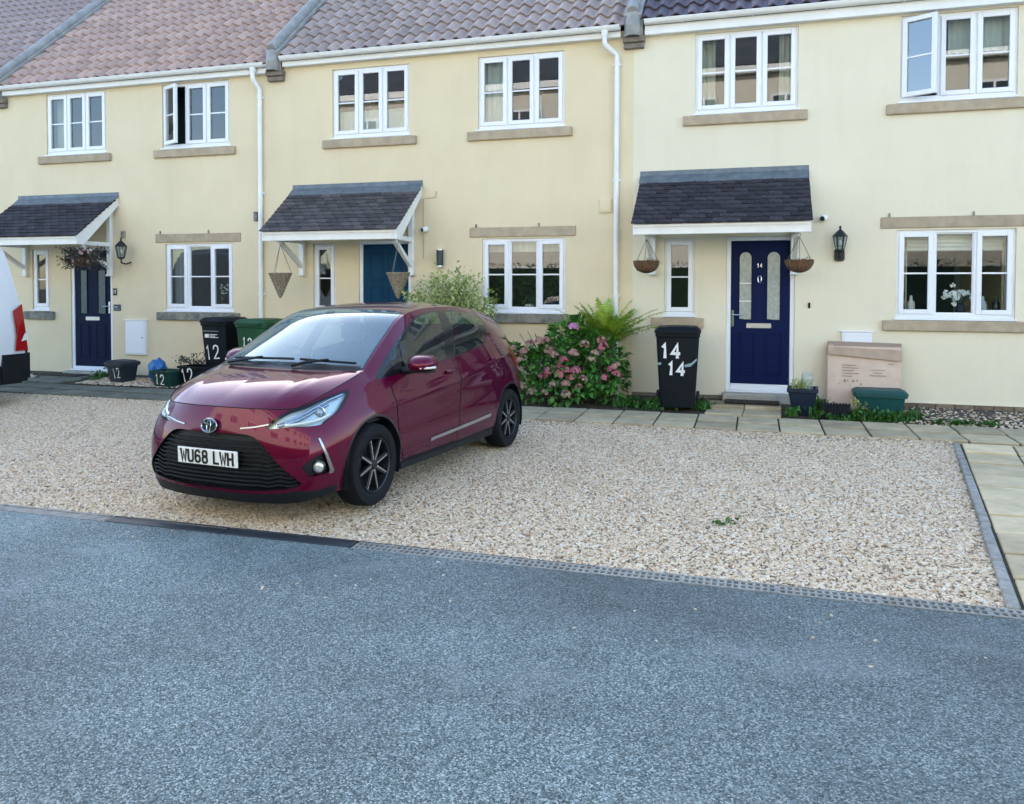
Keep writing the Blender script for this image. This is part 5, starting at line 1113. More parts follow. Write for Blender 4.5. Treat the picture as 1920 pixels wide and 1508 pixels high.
# blue refuse sack: crumpled lump
t = thing('blue_bag', 'crumpled blue plastic bag beside the dark green box', 'bag', (-4.66, -.58, -.01)); bm = bmesh.new(); bmesh.ops.create_icosphere(bm, subdivisions=4, radius=1)
for v in bm.verts:
    k = 1 + .10 * math.sin(v.co.x * 7 + v.co.y * 4) * math.cos(v.co.z * 6) + .06 * math.sin(v.co.x * 17 + v.co.z * 13) * math.sin(v.co.y * 15) - .12 * max(0, v.co.z - .6); v.co = Vector((v.co.x * .15 * k, v.co.y * .14 * k, .19 + v.co.z * .20 * k))
me = bpy.data.meshes.new('sack'); bm.to_mesh(me); bm.free(); me.shade_smooth(); mobj('sack', me, BAGB, t)
# square pot with plant and a bottle cloche
pt = thing('square_plant_pot', 'navy square tapered pot with a bottle cloche by the doormat', 'plant pot', (5.0, -.68, -.05), R(-4))
b = MB(); b.add([(-.11, -.11, 0), (.11, -.11, 0), (.11, .11, 0), (-.11, .11, 0), (-.165, -.165, .30), (.165, -.165, .30), (.165, .165, .30), (-.165, .165, .30)], [(3, 2, 1, 0), (0, 1, 5, 4), (1, 2, 6, 5), (2, 3, 7, 6), (3, 0, 4, 7)]); b.box((-.18, -.18, .295), (.18, -.15, .345)); b.box((-.18, .15, .295), (.18, .18, .345)); b.box((-.18, -.15, .295), (-.15, .15, .345)); b.box((.15, -.15, .295), (.18, .15, .345)); b.build('pot', NAVYPL, pt, False, .006)
b = MB(); b.add([(-.15, -.15, .31), (.15, -.15, .31), (.15, .15, .31), (-.15, .15, .31)], [(0, 1, 2, 3)]); b.build('compost', SOIL, pt)
b = MB(); b.lathe([(.070, .30), (.072, .44), (.068, .50), (.05, .535), (.02, .545), (.001, .546)], 20, Matrix.Translation((.05, -.02, 0))); b.build('bottle_cloche', glass_mat('clear_bottle', (.82, .88, .88), ior=1.45, dust=.14, dust_sheen_c=(.6, .68, .7)), pt, True)
# black slatted trough
tr = thing('slatted_trough', 'low black slatted trough between the pot and the teal box', 'trough', (5.36, -.86, -.05), R(-3)); b = MB(); b.box((-.155, -.05, 0), (.155, .05, .18)); b.build('trough', NAVYPL, tr)
for k in range(10): b = MB(); b.box((-.152 + k * .0338 - .011, -.062, .0), (-.152 + k * .0338 + .011, -.05, .20)); b.build('slat', BINB, tr, False, .003)
# leaning flattened carton
cb = thing('cardboard_carton', 'large flattened cardboard carton leaning on the wall by the navy door', 'carton', (5.75, -.30, -.01), R(-2)); Mc = Matrix.Rotation(R(-13), 4, 'X')
b = MB(); gx, gzz = np.linspace(-.43, .42, 15), np.linspace(0, .80, 13); fr_ = [(x_, -.03 + .006 * math.sin(x_ * 9 + z_ * 5) * math.cos(z_ * 11) + .004 * math.sin(x_ * 23), z_) for z_ in gzz for x_ in gx]; b.add(fr_, [(i * 15 + j, i * 15 + j + 1, (i + 1) * 15 + j + 1, (i + 1) * 15 + j) for i in range(12) for j in range(14)], Mc); b.box((-.43, -.018, .0), (.42, .03, .80), Mc); c1 = b.build('carton_face', CARDP, cb, True)
b = MB(); b.box((-.445, -.028, .02), (-.432, .06, .80), Mc); b.box((-.50, -.03, .70), (-.445, .02, .78), Mc @ Matrix.Rotation(R(6), 4, 'Y')); b.build('carton_side', CARDB, cb)
b = MB(); b.add([(-.43, -.046, .79), (.43, -.046, .76), (.43, -.066, .62), (-.42, -.066, .69), (-.43, -.042, .79), (.43, -.042, .76), (.43, -.061, .62), (-.42, -.061, .69)], [(0, 1, 2, 3), (7, 6, 5, 4), (0, 4, 5, 1), (1, 5, 6, 2), (2, 6, 7, 3), (3, 7, 4, 0)], Mc); b.build('front_flap', CARDB, cb)
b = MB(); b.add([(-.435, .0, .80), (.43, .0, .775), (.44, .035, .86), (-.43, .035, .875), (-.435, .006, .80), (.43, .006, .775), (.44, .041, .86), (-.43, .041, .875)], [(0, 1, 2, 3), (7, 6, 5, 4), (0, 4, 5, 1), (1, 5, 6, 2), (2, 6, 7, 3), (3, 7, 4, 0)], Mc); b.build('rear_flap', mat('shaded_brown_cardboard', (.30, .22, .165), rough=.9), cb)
b = MB()
for k, (x0_, x1_, z_) in enumerate([(-.26, -.09, .555), (-.26, -.06, .52), (-.26, -.12, .485), (-.26, -.06, .45), (-.26, -.14, .415), (.08, .24, .50), (.10, .20, .465), (.06, .25, .43), (.28, .34, .58)]):
    b.box((x0_, -.0400, z_), (x1_, -.0392, z_ + .007), Mc)
for x_, z_, s_ in [(-.24, .345, .022), (-.20, .352, .012), (-.14, .345, .020), (-.09, .35, .014), (-.30, .31, .010), (-.17, .30, .008), (-.05, .31, .018)]: b.box((x_, -.0400, z_), (x_ + s_, -.0392, z_ + s_ * 1.3), Mc)
b.build('faded_print', CARDI, c1)
# doormats
for x, y, z, w, lab in ((4.40, -.30, .030, .68, 'brown doormat on the slabs outside the navy arched door'), (-6.75, -.42, .02, .9, 'dark doormat outside the door with the twiggy basket')):
    b = MB(); b.box((x - w / 2, y - .17, z), (x + w / 2, y + .13, z + .016)); tag(b.build('doormat', MATM, None, False, .004), lab, 'doormat')
# meter boxes
def meter(label, x0, x1, z0, z1):
    t = thing('meter_box', label, 'meter box', ((x0 + x1) / 2, 0, z0)); w = (x1 - x0) / 2; h = z1 - z0; b = MB(); b.box((-w, -.045, 0), (w, .01, h)); b.build('housing', UPVC, t, False, .006)
    b = MB(); b.box((-w + .025, -.056, .025), (w - .025, -.046, h - .035)); b.build('flap', UPVC, t, False, .004); b = MB(); b.box((-w - .015, -.06, h - .012), (w + .015, .0, h + .004)); b.build('hood', UPVC, t, False, .003)
    b = MB(); b.lathe([(.011, 0), (.011, .006), (.001, .007)], 10, Matrix.Translation((w * .7, -.056, h * .5)) @ Matrix.Rotation(R(90), 4, 'X')); b.build('latch', BLACKP, t)
    return t
meter('white meter box on the wall above the grey food caddy', -5.78, -5.36, .36, .95); meter('white meter box half hidden behind the cardboard carton', 5.50, 5.86, .40, .965)
# lanterns
def lantern(label, x, z, down=False, reach=.16):
    t = thing('wall_lantern', label, 'lantern', (x, 0, z), 0, 'black wall lanterns')
    b = MB(); b.lathe([(.001, -.03), (.035, -.026), (.055, -.012), (.058, 0)], 16, Matrix.Translation((0, 0, -.14 if not down else -.13)) @ Matrix.Rotation(R(90), 4, 'X')); b.build('wall_plate', IRON, t, True)
    y = -reach
    if down: b = MB(); b.box((-.055, -.05, -.20), (.055, -.002, -.06)); b.build('back_plate', IRON, t, False, .012, 2); y = -.09
    b = MB(); b.tube([(0, -.02, -.14), (0, y * .55, -.165), (0, y, -.15), (0, y, -.09)], .011, 8); b.build('arm', IRON, t, True)
    Mh = Matrix.Translation((0, y, 0))
    b = MB(); b.lathe([(.02, -.10), (.045, -.09), (.048, -.075)], 6, Mh); b.lathe([(.082, .075), (.078, .085), (.045, .125), (.03, .14), (.012, .155), (.010, .175), (.016, .182), (.004, .20)], 6, Mh)
    for k in range(6): a = 2 * math.pi * k / 6; b.bar((.045 * math.cos(a), y + .045 * math.sin(a), -.08), (.076 * math.cos(a), y + .076 * math.sin(a), .08), .008, .008)
    b.build('lantern_frame', IRON, t)
    b = MB(); b.lathe([(.043, -.078), (.074, .076)], 6, Mh); b.build('glazing', LGLASS, t); b = MB(); b.lathe([(.001, -.03), (.016, -.02), (.02, .01), (.012, .03), (.001, .04)], 10, Mh); b.build('bulb', PLATEW, t, True)
    return t
lantern('black carriage lantern on the wall beside the twiggy hanging basket', -5.665, 2.09, False, .20).scale = (1.2,) * 3; lantern('black half lantern on the wall right of the navy arched door', 5.46, 2.09, True).scale = (1.12,) * 3
t = thing('wall_light', 'slim dark cylinder light on the wall above the feathery shrub', 'wall light', (-.045, 0, 1.95)); b = MB(); b.lathe([(.001, -.115), (.05, -.115), (.05, .115), (.001, .115)], 18, Matrix.Translation((0, -.06, 0))); b.build('tube_body', mat('dark_grey_metal', (.035, .05, .065), rough=.4, metal=.5), t, True); b = MB(); b.box((-.03, -.03, -.04), (.03, 0, .04)); b.build('wall_bracket', IRON, t)
b = MB(); b.lathe([(.052, -.135), (.052, -.115), (.001, -.115)], 18, Matrix.Translation((0, -.06, 0))); b.lathe([(.052, .112), (.052, .13), (.001, .13)], 18, Matrix.Translation((0, -.06, 0))); b.build('end_caps', SILVER, t, True)
# security cameras
def cctv(label, x, z, dark):
    t = thing('security_camera', label, 'camera', (x, 0, z), 0, 'white security cameras on the walls'); b = MB(); b.lathe([(.001, -.02), (.04, -.018), (.045, 0)], 16, Matrix.Rotation(R(90), 4, 'X')); b.build('mount', WHITEP, t, True)
    d = Vector((-.45 if dark else -.7, -1, -.25)).normalized(); M0 = Matrix.Translation((0, -.03, 0)) @ d.to_track_quat('Z', 'Y').to_matrix().to_4x4()
    b = MB(); b.lathe([(.001, -.02), (.038, -.01), (.042, .03), (.040, .075), (.030, .082)], 18, M0); b.build('housing', WHITEP, t, True); b = MB(); b.lathe([(.033, .079), (.028, .088), (.014, .094), (.001, .095)], 16, M0); b.build('lens', GLOSSB, t, True)
cctv('white round security camera above the half lantern', 5.275, 2.425, True); cctv('white security camera by the end of the middle porch', -.27, 2.38, False)
# small fixings
def plate(name, label, cat, x, z, w, h, m, d=.025, trim=None):
    t = thing(name, label, cat, (x, 0, z)); b = MB(); b.box((-w / 2, -d, -h / 2), (w / 2, .0, h / 2)); b.build('plate', m, t, False, .004)
    if trim: b = MB(); b.box((-w / 2 + .015, -d - .006, -h / 2 + .015), (w / 2 - .015, -d, h / 2 - .015)); b.build('face', trim, t, False, .003)
    return t
BEIGE = mat('beige_vent_plastic', (.42, .36, .26), rough=.7, var=.2, vs=8)
plate('wall_vent', 'small beige vent on the wall above the carriage lantern', 'vent', -5.83, 2.395, .10, .13, BEIGE, .02, SILLDK)
plate('wall_vent', 'square cream vent cover on the wall beside the downpipe', 'vent', 2.415, 2.655, .17, .19, WALLC[13], .022, WALLC[13])
plate('junction_box', 'small grey box on the wall left of the middle porch', 'junction box', -3.225, 2.64, .06, .15, SILLDK, .04)
plate('doorbell', 'slim dark doorbell on the wall right of the navy door', 'doorbell', 5.105, 1.29, .025, .075, GLOSSB, .02)
sg_ = plate('number_sign', 'small dark house number plaque beside the blue-black door', 'sign', -6.02, 1.425, .085, .12, GLOSSB, .012)
b = MB(); strokes(b, '12', .055, .022, .010, .007, Matrix.Translation((-.027, -.0135, -.027))); b.build('number', PAINTW, sg_)
sg_ = plate('slate_sign', 'small slate sign below the number plaque', 'sign', -5.975, 1.155, .15, .11, mat('slate_sign_stone', (.06, .08, .095), rough=.6, var=.3, vs=20), .012); b = MB(); b.box((-.055, -.0135, .0), (.015, -.0125, .022)); b.box((-.05, -.0135, -.03), (.05, -.0125, -.022)); b.build('faint_lettering', mat('faint_sign_paint', (.32, .36, .38), rough=.7), sg_)
t = thing('wall_cable', 'thin cream cable with a hook above the middle porch end', 'cable', (-.33, 0, 2.84)); b = MB(); b.tube([(0, -.008, -.9), (0, -.008, -.005), (.02, -.008, 0), (.19, -.008, .01), (.20, -.008, .02), (.205, -.008, .10)], .006, 6); b.build('cable', mat('cream_cable', (.45, .40, .28), rough=.6), t, True)
# hanging baskets
def basket(label, x, y, z, kind):
    t = thing('hanging_basket', label, 'hanging basket', (x, y, z), 0, 'hanging baskets under the porches'); r = .165; ztop = 2.19 - z
    b = MB()
    for k in range(3): a = 2 * math.pi * k / 3 + .5; b.tube([(r * math.cos(a), r * math.sin(a), .06), (0, 0, ztop - .04)], .004, 5)
    b.tube([(0, 0, ztop - .04), (.012, 0, ztop - .02), (0, 0, ztop + .01)], .005, 5); b.build('chain', WIREM, t)
    b = MB()
    if kind == 'cone':
        b.lathe([(.001, -.31), (.02, -.30), (r, .05), (r + .012, .062), (r, .072), (r - .02, .05)], 20)
        o = b.build('cone_basket', WICK, t, True)
        for q in range(7):
            zz = -.26 + q * .05; rr_ = .02 + (r - .02) * (zz + .30) / .35; b = MB(); b.tube([(rr_ * 1.03 * math.cos(a), rr_ * 1.03 * math.sin(a), zz) for a in np.linspace(0, 6.283, 21)], .006, 5, False); b.build('wicker_band', WICK, o, True)
    else:
        b.lathe([(.001, -.09), (.06, -.085), (.12, -.055), (.155, -.005), (r, .05), (r + .006, .065), (r - .02, .06), (.10, .03), (.001, .03)], 24)
        for v_ in range(len(b.v)): x_, y_, z_ = b.v[v_]; k_ = 1 + random.uniform(-.04, .04); b.v[v_] = (x_ * k_, y_ * k_, z_ + random.uniform(-.006, .006))
        o = b.build('coir_bowl', COIR, t, True)
        for a in np.linspace(0, math.pi, 5)[:-1]: b = MB(); b.tube([((r + .006) * math.cos(s_) * math.cos(a), (r + .006) * math.cos(s_) * math.sin(a), .06 - .155 * math.sin(s_)) for s_ in np.linspace(0, math.pi, 15)], .0035, 5); b.build('wire_hoop', WIREM, o)
    return t
basket('round coir hanging basket left of the navy door porch', 3.07, -.62, 1.80, 'bowl'); k2 = basket('round coir hanging basket in front of the navy arched door', 4.945, -.62, 1.80, 'bowl')
basket('pale wicker cone basket at the left bracket of the middle porch', -2.39, -.62, 1.655, 'cone'); basket('pale wicker cone basket in front of the lighter blue door', -.46, -.62, 1.655, 'cone')
b12k = basket('hanging basket overflowing with dry twigs at the leftmost porch', -6.09, -.62, 1.93, 'bowl')
def twigs(parent, n, R0, zb, zspan, m, name, droop=.2, seed=1, leaf=.03, nl=6):
    rr = np.random.default_rng(seed); b = MB(); lv = MB()
    for k in range(n):
        a = rr.uniform(0, 6.283); L_ = R0 * rr.uniform(.5, 1.0); z1 = zb + rr.uniform(-droop, zspan); p0 = Vector((.05 * math.cos(a), .05 * math.sin(a), .03)); p2 = Vector((L_ * math.cos(a), L_ * math.sin(a), z1)); p1 = (p0 + p2) / 2 + Vector((0, 0, .07)); pts = [p0 * (1 - t) ** 2 + p1 * 2 * t * (1 - t) + p2 * t * t for t in np.linspace(0, 1, 6)]; b.tube(pts, [.004, .004, .003, .003, .002, .0015], 4)
        for q in range(nl):
            c = pts[rr.integers(2, 6)] + Vector(rr.normal(0, .02, 3)); u = Vector(rr.normal(0, 1, 3)).normalized(); v = u.orthogonal().normalized(); s = leaf * rr.uniform(.5, 1.2); lv.add([c, c + u * s * .5 + v * s * .3, c + u * s, c + u * s * .5 - v * s * .3], [(0, 1, 2, 3)])
    b.build(name, m, parent); return lv
lv = twigs(b12k, 110, .40, .06, .16, DRYL, 'dry_twigs', .20, 4, .045, 13); lv.build('withered_leaves', mat('withered_leaf', (.085, .07, .055), rough=.9, c2=(.03, .038, .028), vs=12), b12k)
fl = MB(); rr = np.random.default_rng(9)
for k in range(9):
    c = Vector((rr.uniform(-.2, .3), rr.uniform(-.3, -.1), rr.uniform(-.02, .2)))
    for q in range(5): a = q * 1.2566; d = Vector((math.cos(a), -.2, math.sin(a))) * .022; e = Vector((-math.sin(a), 0, math.cos(a))) * .012; fl.add([c, c + d + e, c + d * 1.3, c + d - e], [(0, 1, 2, 3)])
fl.build('pale_blooms', mat('dusty_pink_bloom', (.42, .24, .25), rough=.8, rnd=.2), b12k)
lv = twigs(HOUSE and [o for o in scene.objects if o.get('label', '').startswith('round coir hanging basket left')][0], 12, .22, .06, .05, DRYL, 'dead_stems', .05, 14, .02, 3); lv.build('withered_leaves', bpy.data.materials['withered_leaf'], [o for o in scene.objects if o.get('label', '').startswith('round coir hanging basket left')][0])
lv = twigs(k2, 8, .19, .06, .04, DRYL, 'dead_stems', .05, 15, .02, 3); lv.build('withered_leaves', bpy.data.materials['withered_leaf'], k2)
# dead plants in the black box
dbx = thing('dead_plants', 'uprooted dead plants piled in the black numbered box', 'plants', (-3.95, -.62, .27)); lv = twigs(dbx, 26, .30, .08, .14, DRYL, 'stems', .06, 22, .05, 5); lv.build('withered_leaves', bpy.data.materials['withered_leaf'], dbx)

# --- things seen through the ground floor windows
GW = H[14]['GW']; wo = [o for o in HOUSE[14].children if o.name.startswith('window')]
b = MB(); 
for k in range(5): b.box((GW[0] + .05, .20 + .012 * (k % 2), 1.99 + .05 * k), (GW[1] - .05, .225 + .012 * (k % 2), 2.042 + .05 * k))
b.build('roman_blind', BLINDM, HOUSE[14], False, .01)
b = MB(); b.prism([(6.55, .1), (7.5, .1), (7.5, 1.9), (7.35, 2.02), (7.02, 2.08), (6.7, 2.02), (6.55, 1.9)], 3.14, 3.17); b.build('inner_doorway', CURTB, HOUSE[14])
b = MB()
for x in (6.50, 7.50): b.box((x - .04, 3.08, .1), (x + .04, 3.14, 2.05))
b.build('doorway_trim', UPVC, HOUSE[14])
vs_ = thing('flower_vase', 'vase of white flowers standing inside the rightmost ground floor window', 'vase', (6.92, .26, 1.16)); b = MB(); b.lathe([(.035, 0), (.06, .05), (.05, .12), (.035, .15), (.04, .17)], 16, cap=False); b.build('vase', NAVYPL, vs_, True)
b = MB(); rr = np.random.default_rng(3)
for k in range(26):
    c = Vector((rr.normal(0, .085), rr.normal(0, .05), .27 + rr.normal(0, .05)))
    for q in range(5): a = q * 1.2566 + rr.uniform(0, 1); d = Vector((math.cos(a), rr.uniform(-.4, .4), math.sin(a))) * .026; e = Vector((-math.sin(a), 0, math.cos(a))) * .014; b.add([c, c + d + e, c + d * 1.35, c + d - e], [(0, 1, 2, 3)])
b.build('blooms', PLATEW, vs_)
b = MB(); 
for k in range(12): b.tube([(0, 0, .14), (rr.normal(0, .08), rr.normal(0, .04), .27)], .003, 4)
b.build('stems', BOXG, vs_)
def figurine(label, x, z, m, kind):
    t = thing('ornament', label, 'ornament', (x, .24, z)); b = MB()
    if kind == 'bottle': b.lathe([(.001, 0), (.045, 0), (.05, .12), (.045, .17), (.018, .21), (.016, .26), (.001, .265)], 16)
    else: b.lathe([(.001, 0), (.05, .0), (.06, .10), (.035, .18), (.05, .24), (.055, .30), (.03, .36), (.001, .37)], 16)
    b.build('body', m, t, True); return t
figurine('dark round-headed ornament behind the left pane by the carton', 6.235, 1.16, GLOSSB, 'figure'); figurine('pale bottle behind the left pane next to the dark ornament', 6.35, 1.16, mat('pale_ceramic', (.6, .6, .52), rough=.4), 'bottle'); figurine('pale canister behind the rightmost pane', 7.17, 1.16, mat('grey_ceramic', (.5, .52, .52), rough=.4), 'bottle'); figurine('dark jar behind the rightmost pane', 7.32, 1.16, GLOSSB, 'bottle')
# ---------------------------------------------------------------- planting
def leafm(name, c, c2, rough=.5, rnd=0):
    m = mat(name, c, rough=rough, c2=c2, vs=7, detail=3, space='w', spec=.4); b = m.node_tree.nodes['Principled BSDF']
    b.inputs['Subsurface Weight'].default_value = 0
    return m
LHYD = leafm('hydrangea_leaf', (.10, .27, .04), (.03, .13, .025)); LFERN = leafm('fern_green', (.38, .48, .05), (.15, .31, .035)); LSHR = leafm('grey_green_leaf', (.42, .48, .17), (.22, .31, .09)); LGRS = leafm('weed_green', (.05, .16, .018), (.02, .08, .012)); LDRK = leafm('dark_house_plant', (.02, .07, .02), (.01, .035, .012)); STEM = mat('brown_stem', (.07, .055, .03), rough=.85)
PINK = [mat('rose_pink_floret', (.50, .115, .175), rough=.7, c2=(.42, .17, .18), vs=30, detail=2), mat('dusky_pink_floret', (.42, .19, .18), rough=.7, c2=(.33, .21, .15), vs=30, detail=2), mat('faded_greenish_floret', (.38, .30, .17), rough=.7, c2=(.36, .22, .18), vs=30, detail=2), mat('mauve_floret', (.46, .16, .33), rough=.7, c2=(.5, .25, .4), vs=30, detail=2)]
def leaves(mb, centers, dirs, size, wid, rr, fold=.25, droop=.25):
    """pointed folded leaves: each 6 vertices, 4 faces, curling down"""
    for c, d, s in zip(centers, dirs, size):
        d = Vector(d).normalized(); up = Vector((0, 0, 1)); sd = d.cross(up)
        if sd.length < .1: sd = Vector((1, 0, 0))
        sd.normalize(); n = sd.cross(d); tw = rr.uniform(-.7, .7); sd, n = sd * math.cos(tw) + n * math.sin(tw), n * math.cos(tw) - sd * math.sin(tw)
        c = Vector(c); w = s * wid; p0, p1, p2, p3 = c, c + d * s * .35 + n * s * .06, c + d * s * .7 + n * s * .02, c + d * s - n * s * droop
        mb.add([p0, p1, p2, p3, p1 + sd * w * .5 + n * w * fold, p2 + sd * w * .42 + n * w * fold, p1 - sd * w * .5 + n * w * fold, p2 - sd * w * .42 + n * w * fold], [(0, 4, 1), (1, 4, 5, 2), (2, 5, 3), (0, 1, 6), (1, 2, 7, 6), (2, 3, 7)])
def cloud(rr, n, c, r, shell=.55):
    u = rr.normal(0, 1, (n, 3)); u /= np.linalg.norm(u, axis=1)[:, None]; k = (shell + (1 - shell) * rr.random(n))[:, None] ** .6
    return np.array(c) + u * np.array(r) * k, u
def build_leaf(mb, name, m, parent):
    me = bpy.data.meshes.new(name); me.from_pydata(mb.v, [], mb.f); me.materials.append(m); me.shade_smooth(); return mobj(name, me, None, parent)
# hydrangea
hy = thing('hydrangea_bush', 'bushy hydrangea with fading pink flower heads behind the car', 'bush', (2.05, -.62, -.02)); rr = np.random.default_rng(5)
mb = MB(); lobes = [((-.55, .0, .42), (.42, .34, .30), 330), ((-.10, -.10, .50), (.45, .36, .36), 460), ((.35, .0, .52), (.42, .36, .42), 430), ((.0, .05, .82), (.34, .28, .24), 260), ((.52, -.05, .30), (.30, .30, .28), 180), ((-.85, .12, .52), (.24, .22, .22), 110), ((.10, .12, .98), (.16, .15, .16), 60), ((-.2, -.2, .2), (.62, .3, .2), 160)]
for c, r, n in lobes:
    p, u = cloud(rr, n, c, r, .5); d = u + np.array([0, -.25, .15]) + rr.normal(0, .35, (n, 3)); leaves(mb, p, d, rr.uniform(.07, .125, n), .62, rr)
build_leaf(mb, 'leaves', LHYD, hy)
b = MB()
for k in range(34):
    a = rr.uniform(0, 6.283); x1 = rr.uniform(-.8, .65); y1 = rr.uniform(-.3, .3); z1 = rr.uniform(.4, .95); b.tube([(x1 * .25, y1 * .25, 0), (x1 * .6, y1 * .6, z1 * .55), (x1, y1, z1)], [.010, .007, .004], 5)
b.build('branches', STEM, hy)
def head_mesh(seed, m):
    r2 = np.random.default_rng(seed); mb = MB()
    for k in range(44):
        u = r2.normal(0, 1, 3); u[2] = abs(u[2]) * .9 + .05; u[1] -= .35; u /= np.linalg.norm(u); n = Vector(u); c = n * r2.uniform(.050, .066); t = n.orthogonal().normalized(); s = n.cross(t); a0 = r2.uniform(0, 6.28)
        for q in range(4):
            a = a0 + q * 1.5708; d = t * math.cos(a) + s * math.sin(a); e = n.cross(d); w = .0105; L_ = .0225
            mb.add([c, c + d * L_ * .6 + e * w + n * .003, c + d * L_ + n * r2.uniform(-.004, .006), c + d * L_ * .6 - e * w + n * .003], [(0, 1, 2, 3)])
    me = bpy.data.meshes.new('flower_head'); me.from_pydata(mb.v, [], mb.f); me.materials.append(m); return me
heads = [head_mesh(k, PINK[k % 3]) for k in range(6)]
from_px = [(-.62, -.30, .70, 1), (-.50, -.34, .78, 1), (-.38, -.36, .80, 1), (-.74, -.22, .62, 1), (-.28, -.36, .70, 1), (-.30, -.40, .82, 4), (-.02, -.46, .58, 0), (-.12, -.46, .50, 0), (.02, -.46, .46, 0), (-.22, -.48, .44, 0), (-.10, -.50, .40, 3), (-.28, -.50, .36, 0), (.06, -.46, .36, 3), (.12, -.46, .46, 0), (-.02, -.50, .30, 4), (.10, -.46, .66, 1), (.22, -.44, .34, 4), (.16, -.46, .24, 1), (-.14, -.52, .26, 2), (-.30, -.52, .16, 2), (-.46, -.50, .16, 2), (.00, -.52, .14, 2), (-.56, -.48, .20, 5), (.55, -.36, .48, 0), (.62, -.34, .40, 0), (.50, -.38, .38, 3), (.42, -.36, .84, 1), (.46, -.34, .76, 0), (.20, -.40, .80, 2), (.30, -.40, .58, 2), (.34, -.40, .68, 5), (-.80, -.14, .70, 4), (-.18, -.46, .62, 4), (.64, -.32, .52, 5), (-.66, -.36, .54, 4)]
for x, y, z, k in from_px:
    o = mobj('flower_head', heads[k], None, hy); o.location = (x + .05 + rr.normal(0, .015), y * .85, z + rr.normal(0, .012)); o.scale = (rr.uniform(.85, 1.15),) * 3; o.rotation_euler = (rr.uniform(-.2, .4), rr.uniform(-.3, .3), rr.uniform(0, 6.28))
mh = head_mesh(77, PINK[3]); o = mobj('flower_head', mh, None, hy); o.location = (.10, -.22, 1.0); o.scale = (1.15,) * 3
# fern
fe = thing('fern', 'bright green fern rising above the hydrangea by the downpipe', 'fern', (2.48, -.34, .68)); rr = np.random.default_rng(8)
for k in range(52):
    a = 2 * math.pi * k / 52 + rr.uniform(-.15, .15); L_ = rr.uniform(.66, .98); el = rr.uniform(.6, 1.5); mb = MB(); pts = []
    for t in np.linspace(0, 1, 16): rad = L_ * t * math.cos(el) * (1 + .35 * t); zz = L_ * t * math.sin(el) - .24 * L_ * t ** 2.4; pts.append(Vector((rad * math.cos(a), rad * math.sin(a) * .7, zz)))
    pts = [Vector((p.x, min(p.y, .25), p.z)) for p in pts]
    mb.tube(pts, [.005 - .0002 * i for i in range(16)], 4)
    for i in range(2, 16):
        tg = (pts[i] - pts[i - 1]).normalized(); sd = tg.cross(Vector((0, 0, 1))).normalized(); f = (i / 15); ln = .10 * math.sin(math.pi * min(1, .12 + f * .88)) ** .75 + .012
        for h_ in (0, .33, .67):
            base = pts[i - 1] + (pts[i] - pts[i - 1]) * h_
            for s_ in (1, -1):
                d = (sd * s_ + tg * .45 + Vector((rr.normal(0, .12), rr.normal(0, .12), -.25 + rr.normal(0, .2)))).normalized(); nrm = tg * .0075; tip = base + d * ln; mid = base + d * ln * .5 + Vector((0, 0, .008)); mb.add([base - nrm, mid - nrm * .9, tip, mid + nrm * .9, base + nrm], [(0, 1, 3, 4), (1, 2, 3)])
    build_leaf(mb, 'frond', LFERN, fe)
b = MB(); b.tube([(0, 0, -.70), (0, 0, -.3), (.02, 0, .02)], [.05, .06, .05], 8); b.build('crown', STEM, fe)
# feathery shrub behind the car roof
sh = thing('feathery_shrub', 'pale grey-green feathery shrub behind the car roof', 'shrub', (.28, -.55, 0)); rr = np.random.default_rng(21); mb, tw = MB(), MB()
for k in range(170):
    a = rr.uniform(0, 6.283); sp = rr.uniform(.1, 1) ** .7; x1, y1 = .80 * sp * math.cos(a), .42 * sp * math.sin(a); z1 = 1.74 - .50 * sp ** 2 + rr.normal(0, .07); p0 = Vector((x1 * .15, y1 * .15, .1)); p2 = Vector((x1, y1, z1)); p1 = Vector((x1 * .45, y1 * .45, z1 * .72)); pts = [p0 * (1 - t) ** 2 + p1 * 2 * t * (1 - t) + p2 * t * t for t in np.linspace(0, 1, 9)]
    tw.tube(pts[:7], [.006, .006, .005, .004, .003, .002, .0015], 4)
    m_ = 30; tt = rr.uniform(.35, 1, m_); P = [pts[int(t * 8)].lerp(pts[min(8, int(t * 8) + 1)], t * 8 - int(t * 8)) + Vector(rr.normal(0, .035, 3)) for t in tt]; D = [Vector(rr.normal(0, .7, 3)) + Vector((x1 * .6, y1 * .6, .5)) for _ in tt]; leaves(mb, P, D, rr.uniform(.035, .070, m_), .50, rr, droop=.15)
build_leaf(mb, 'leaves', LSHR, sh); tw.build('stems', STEM, sh)
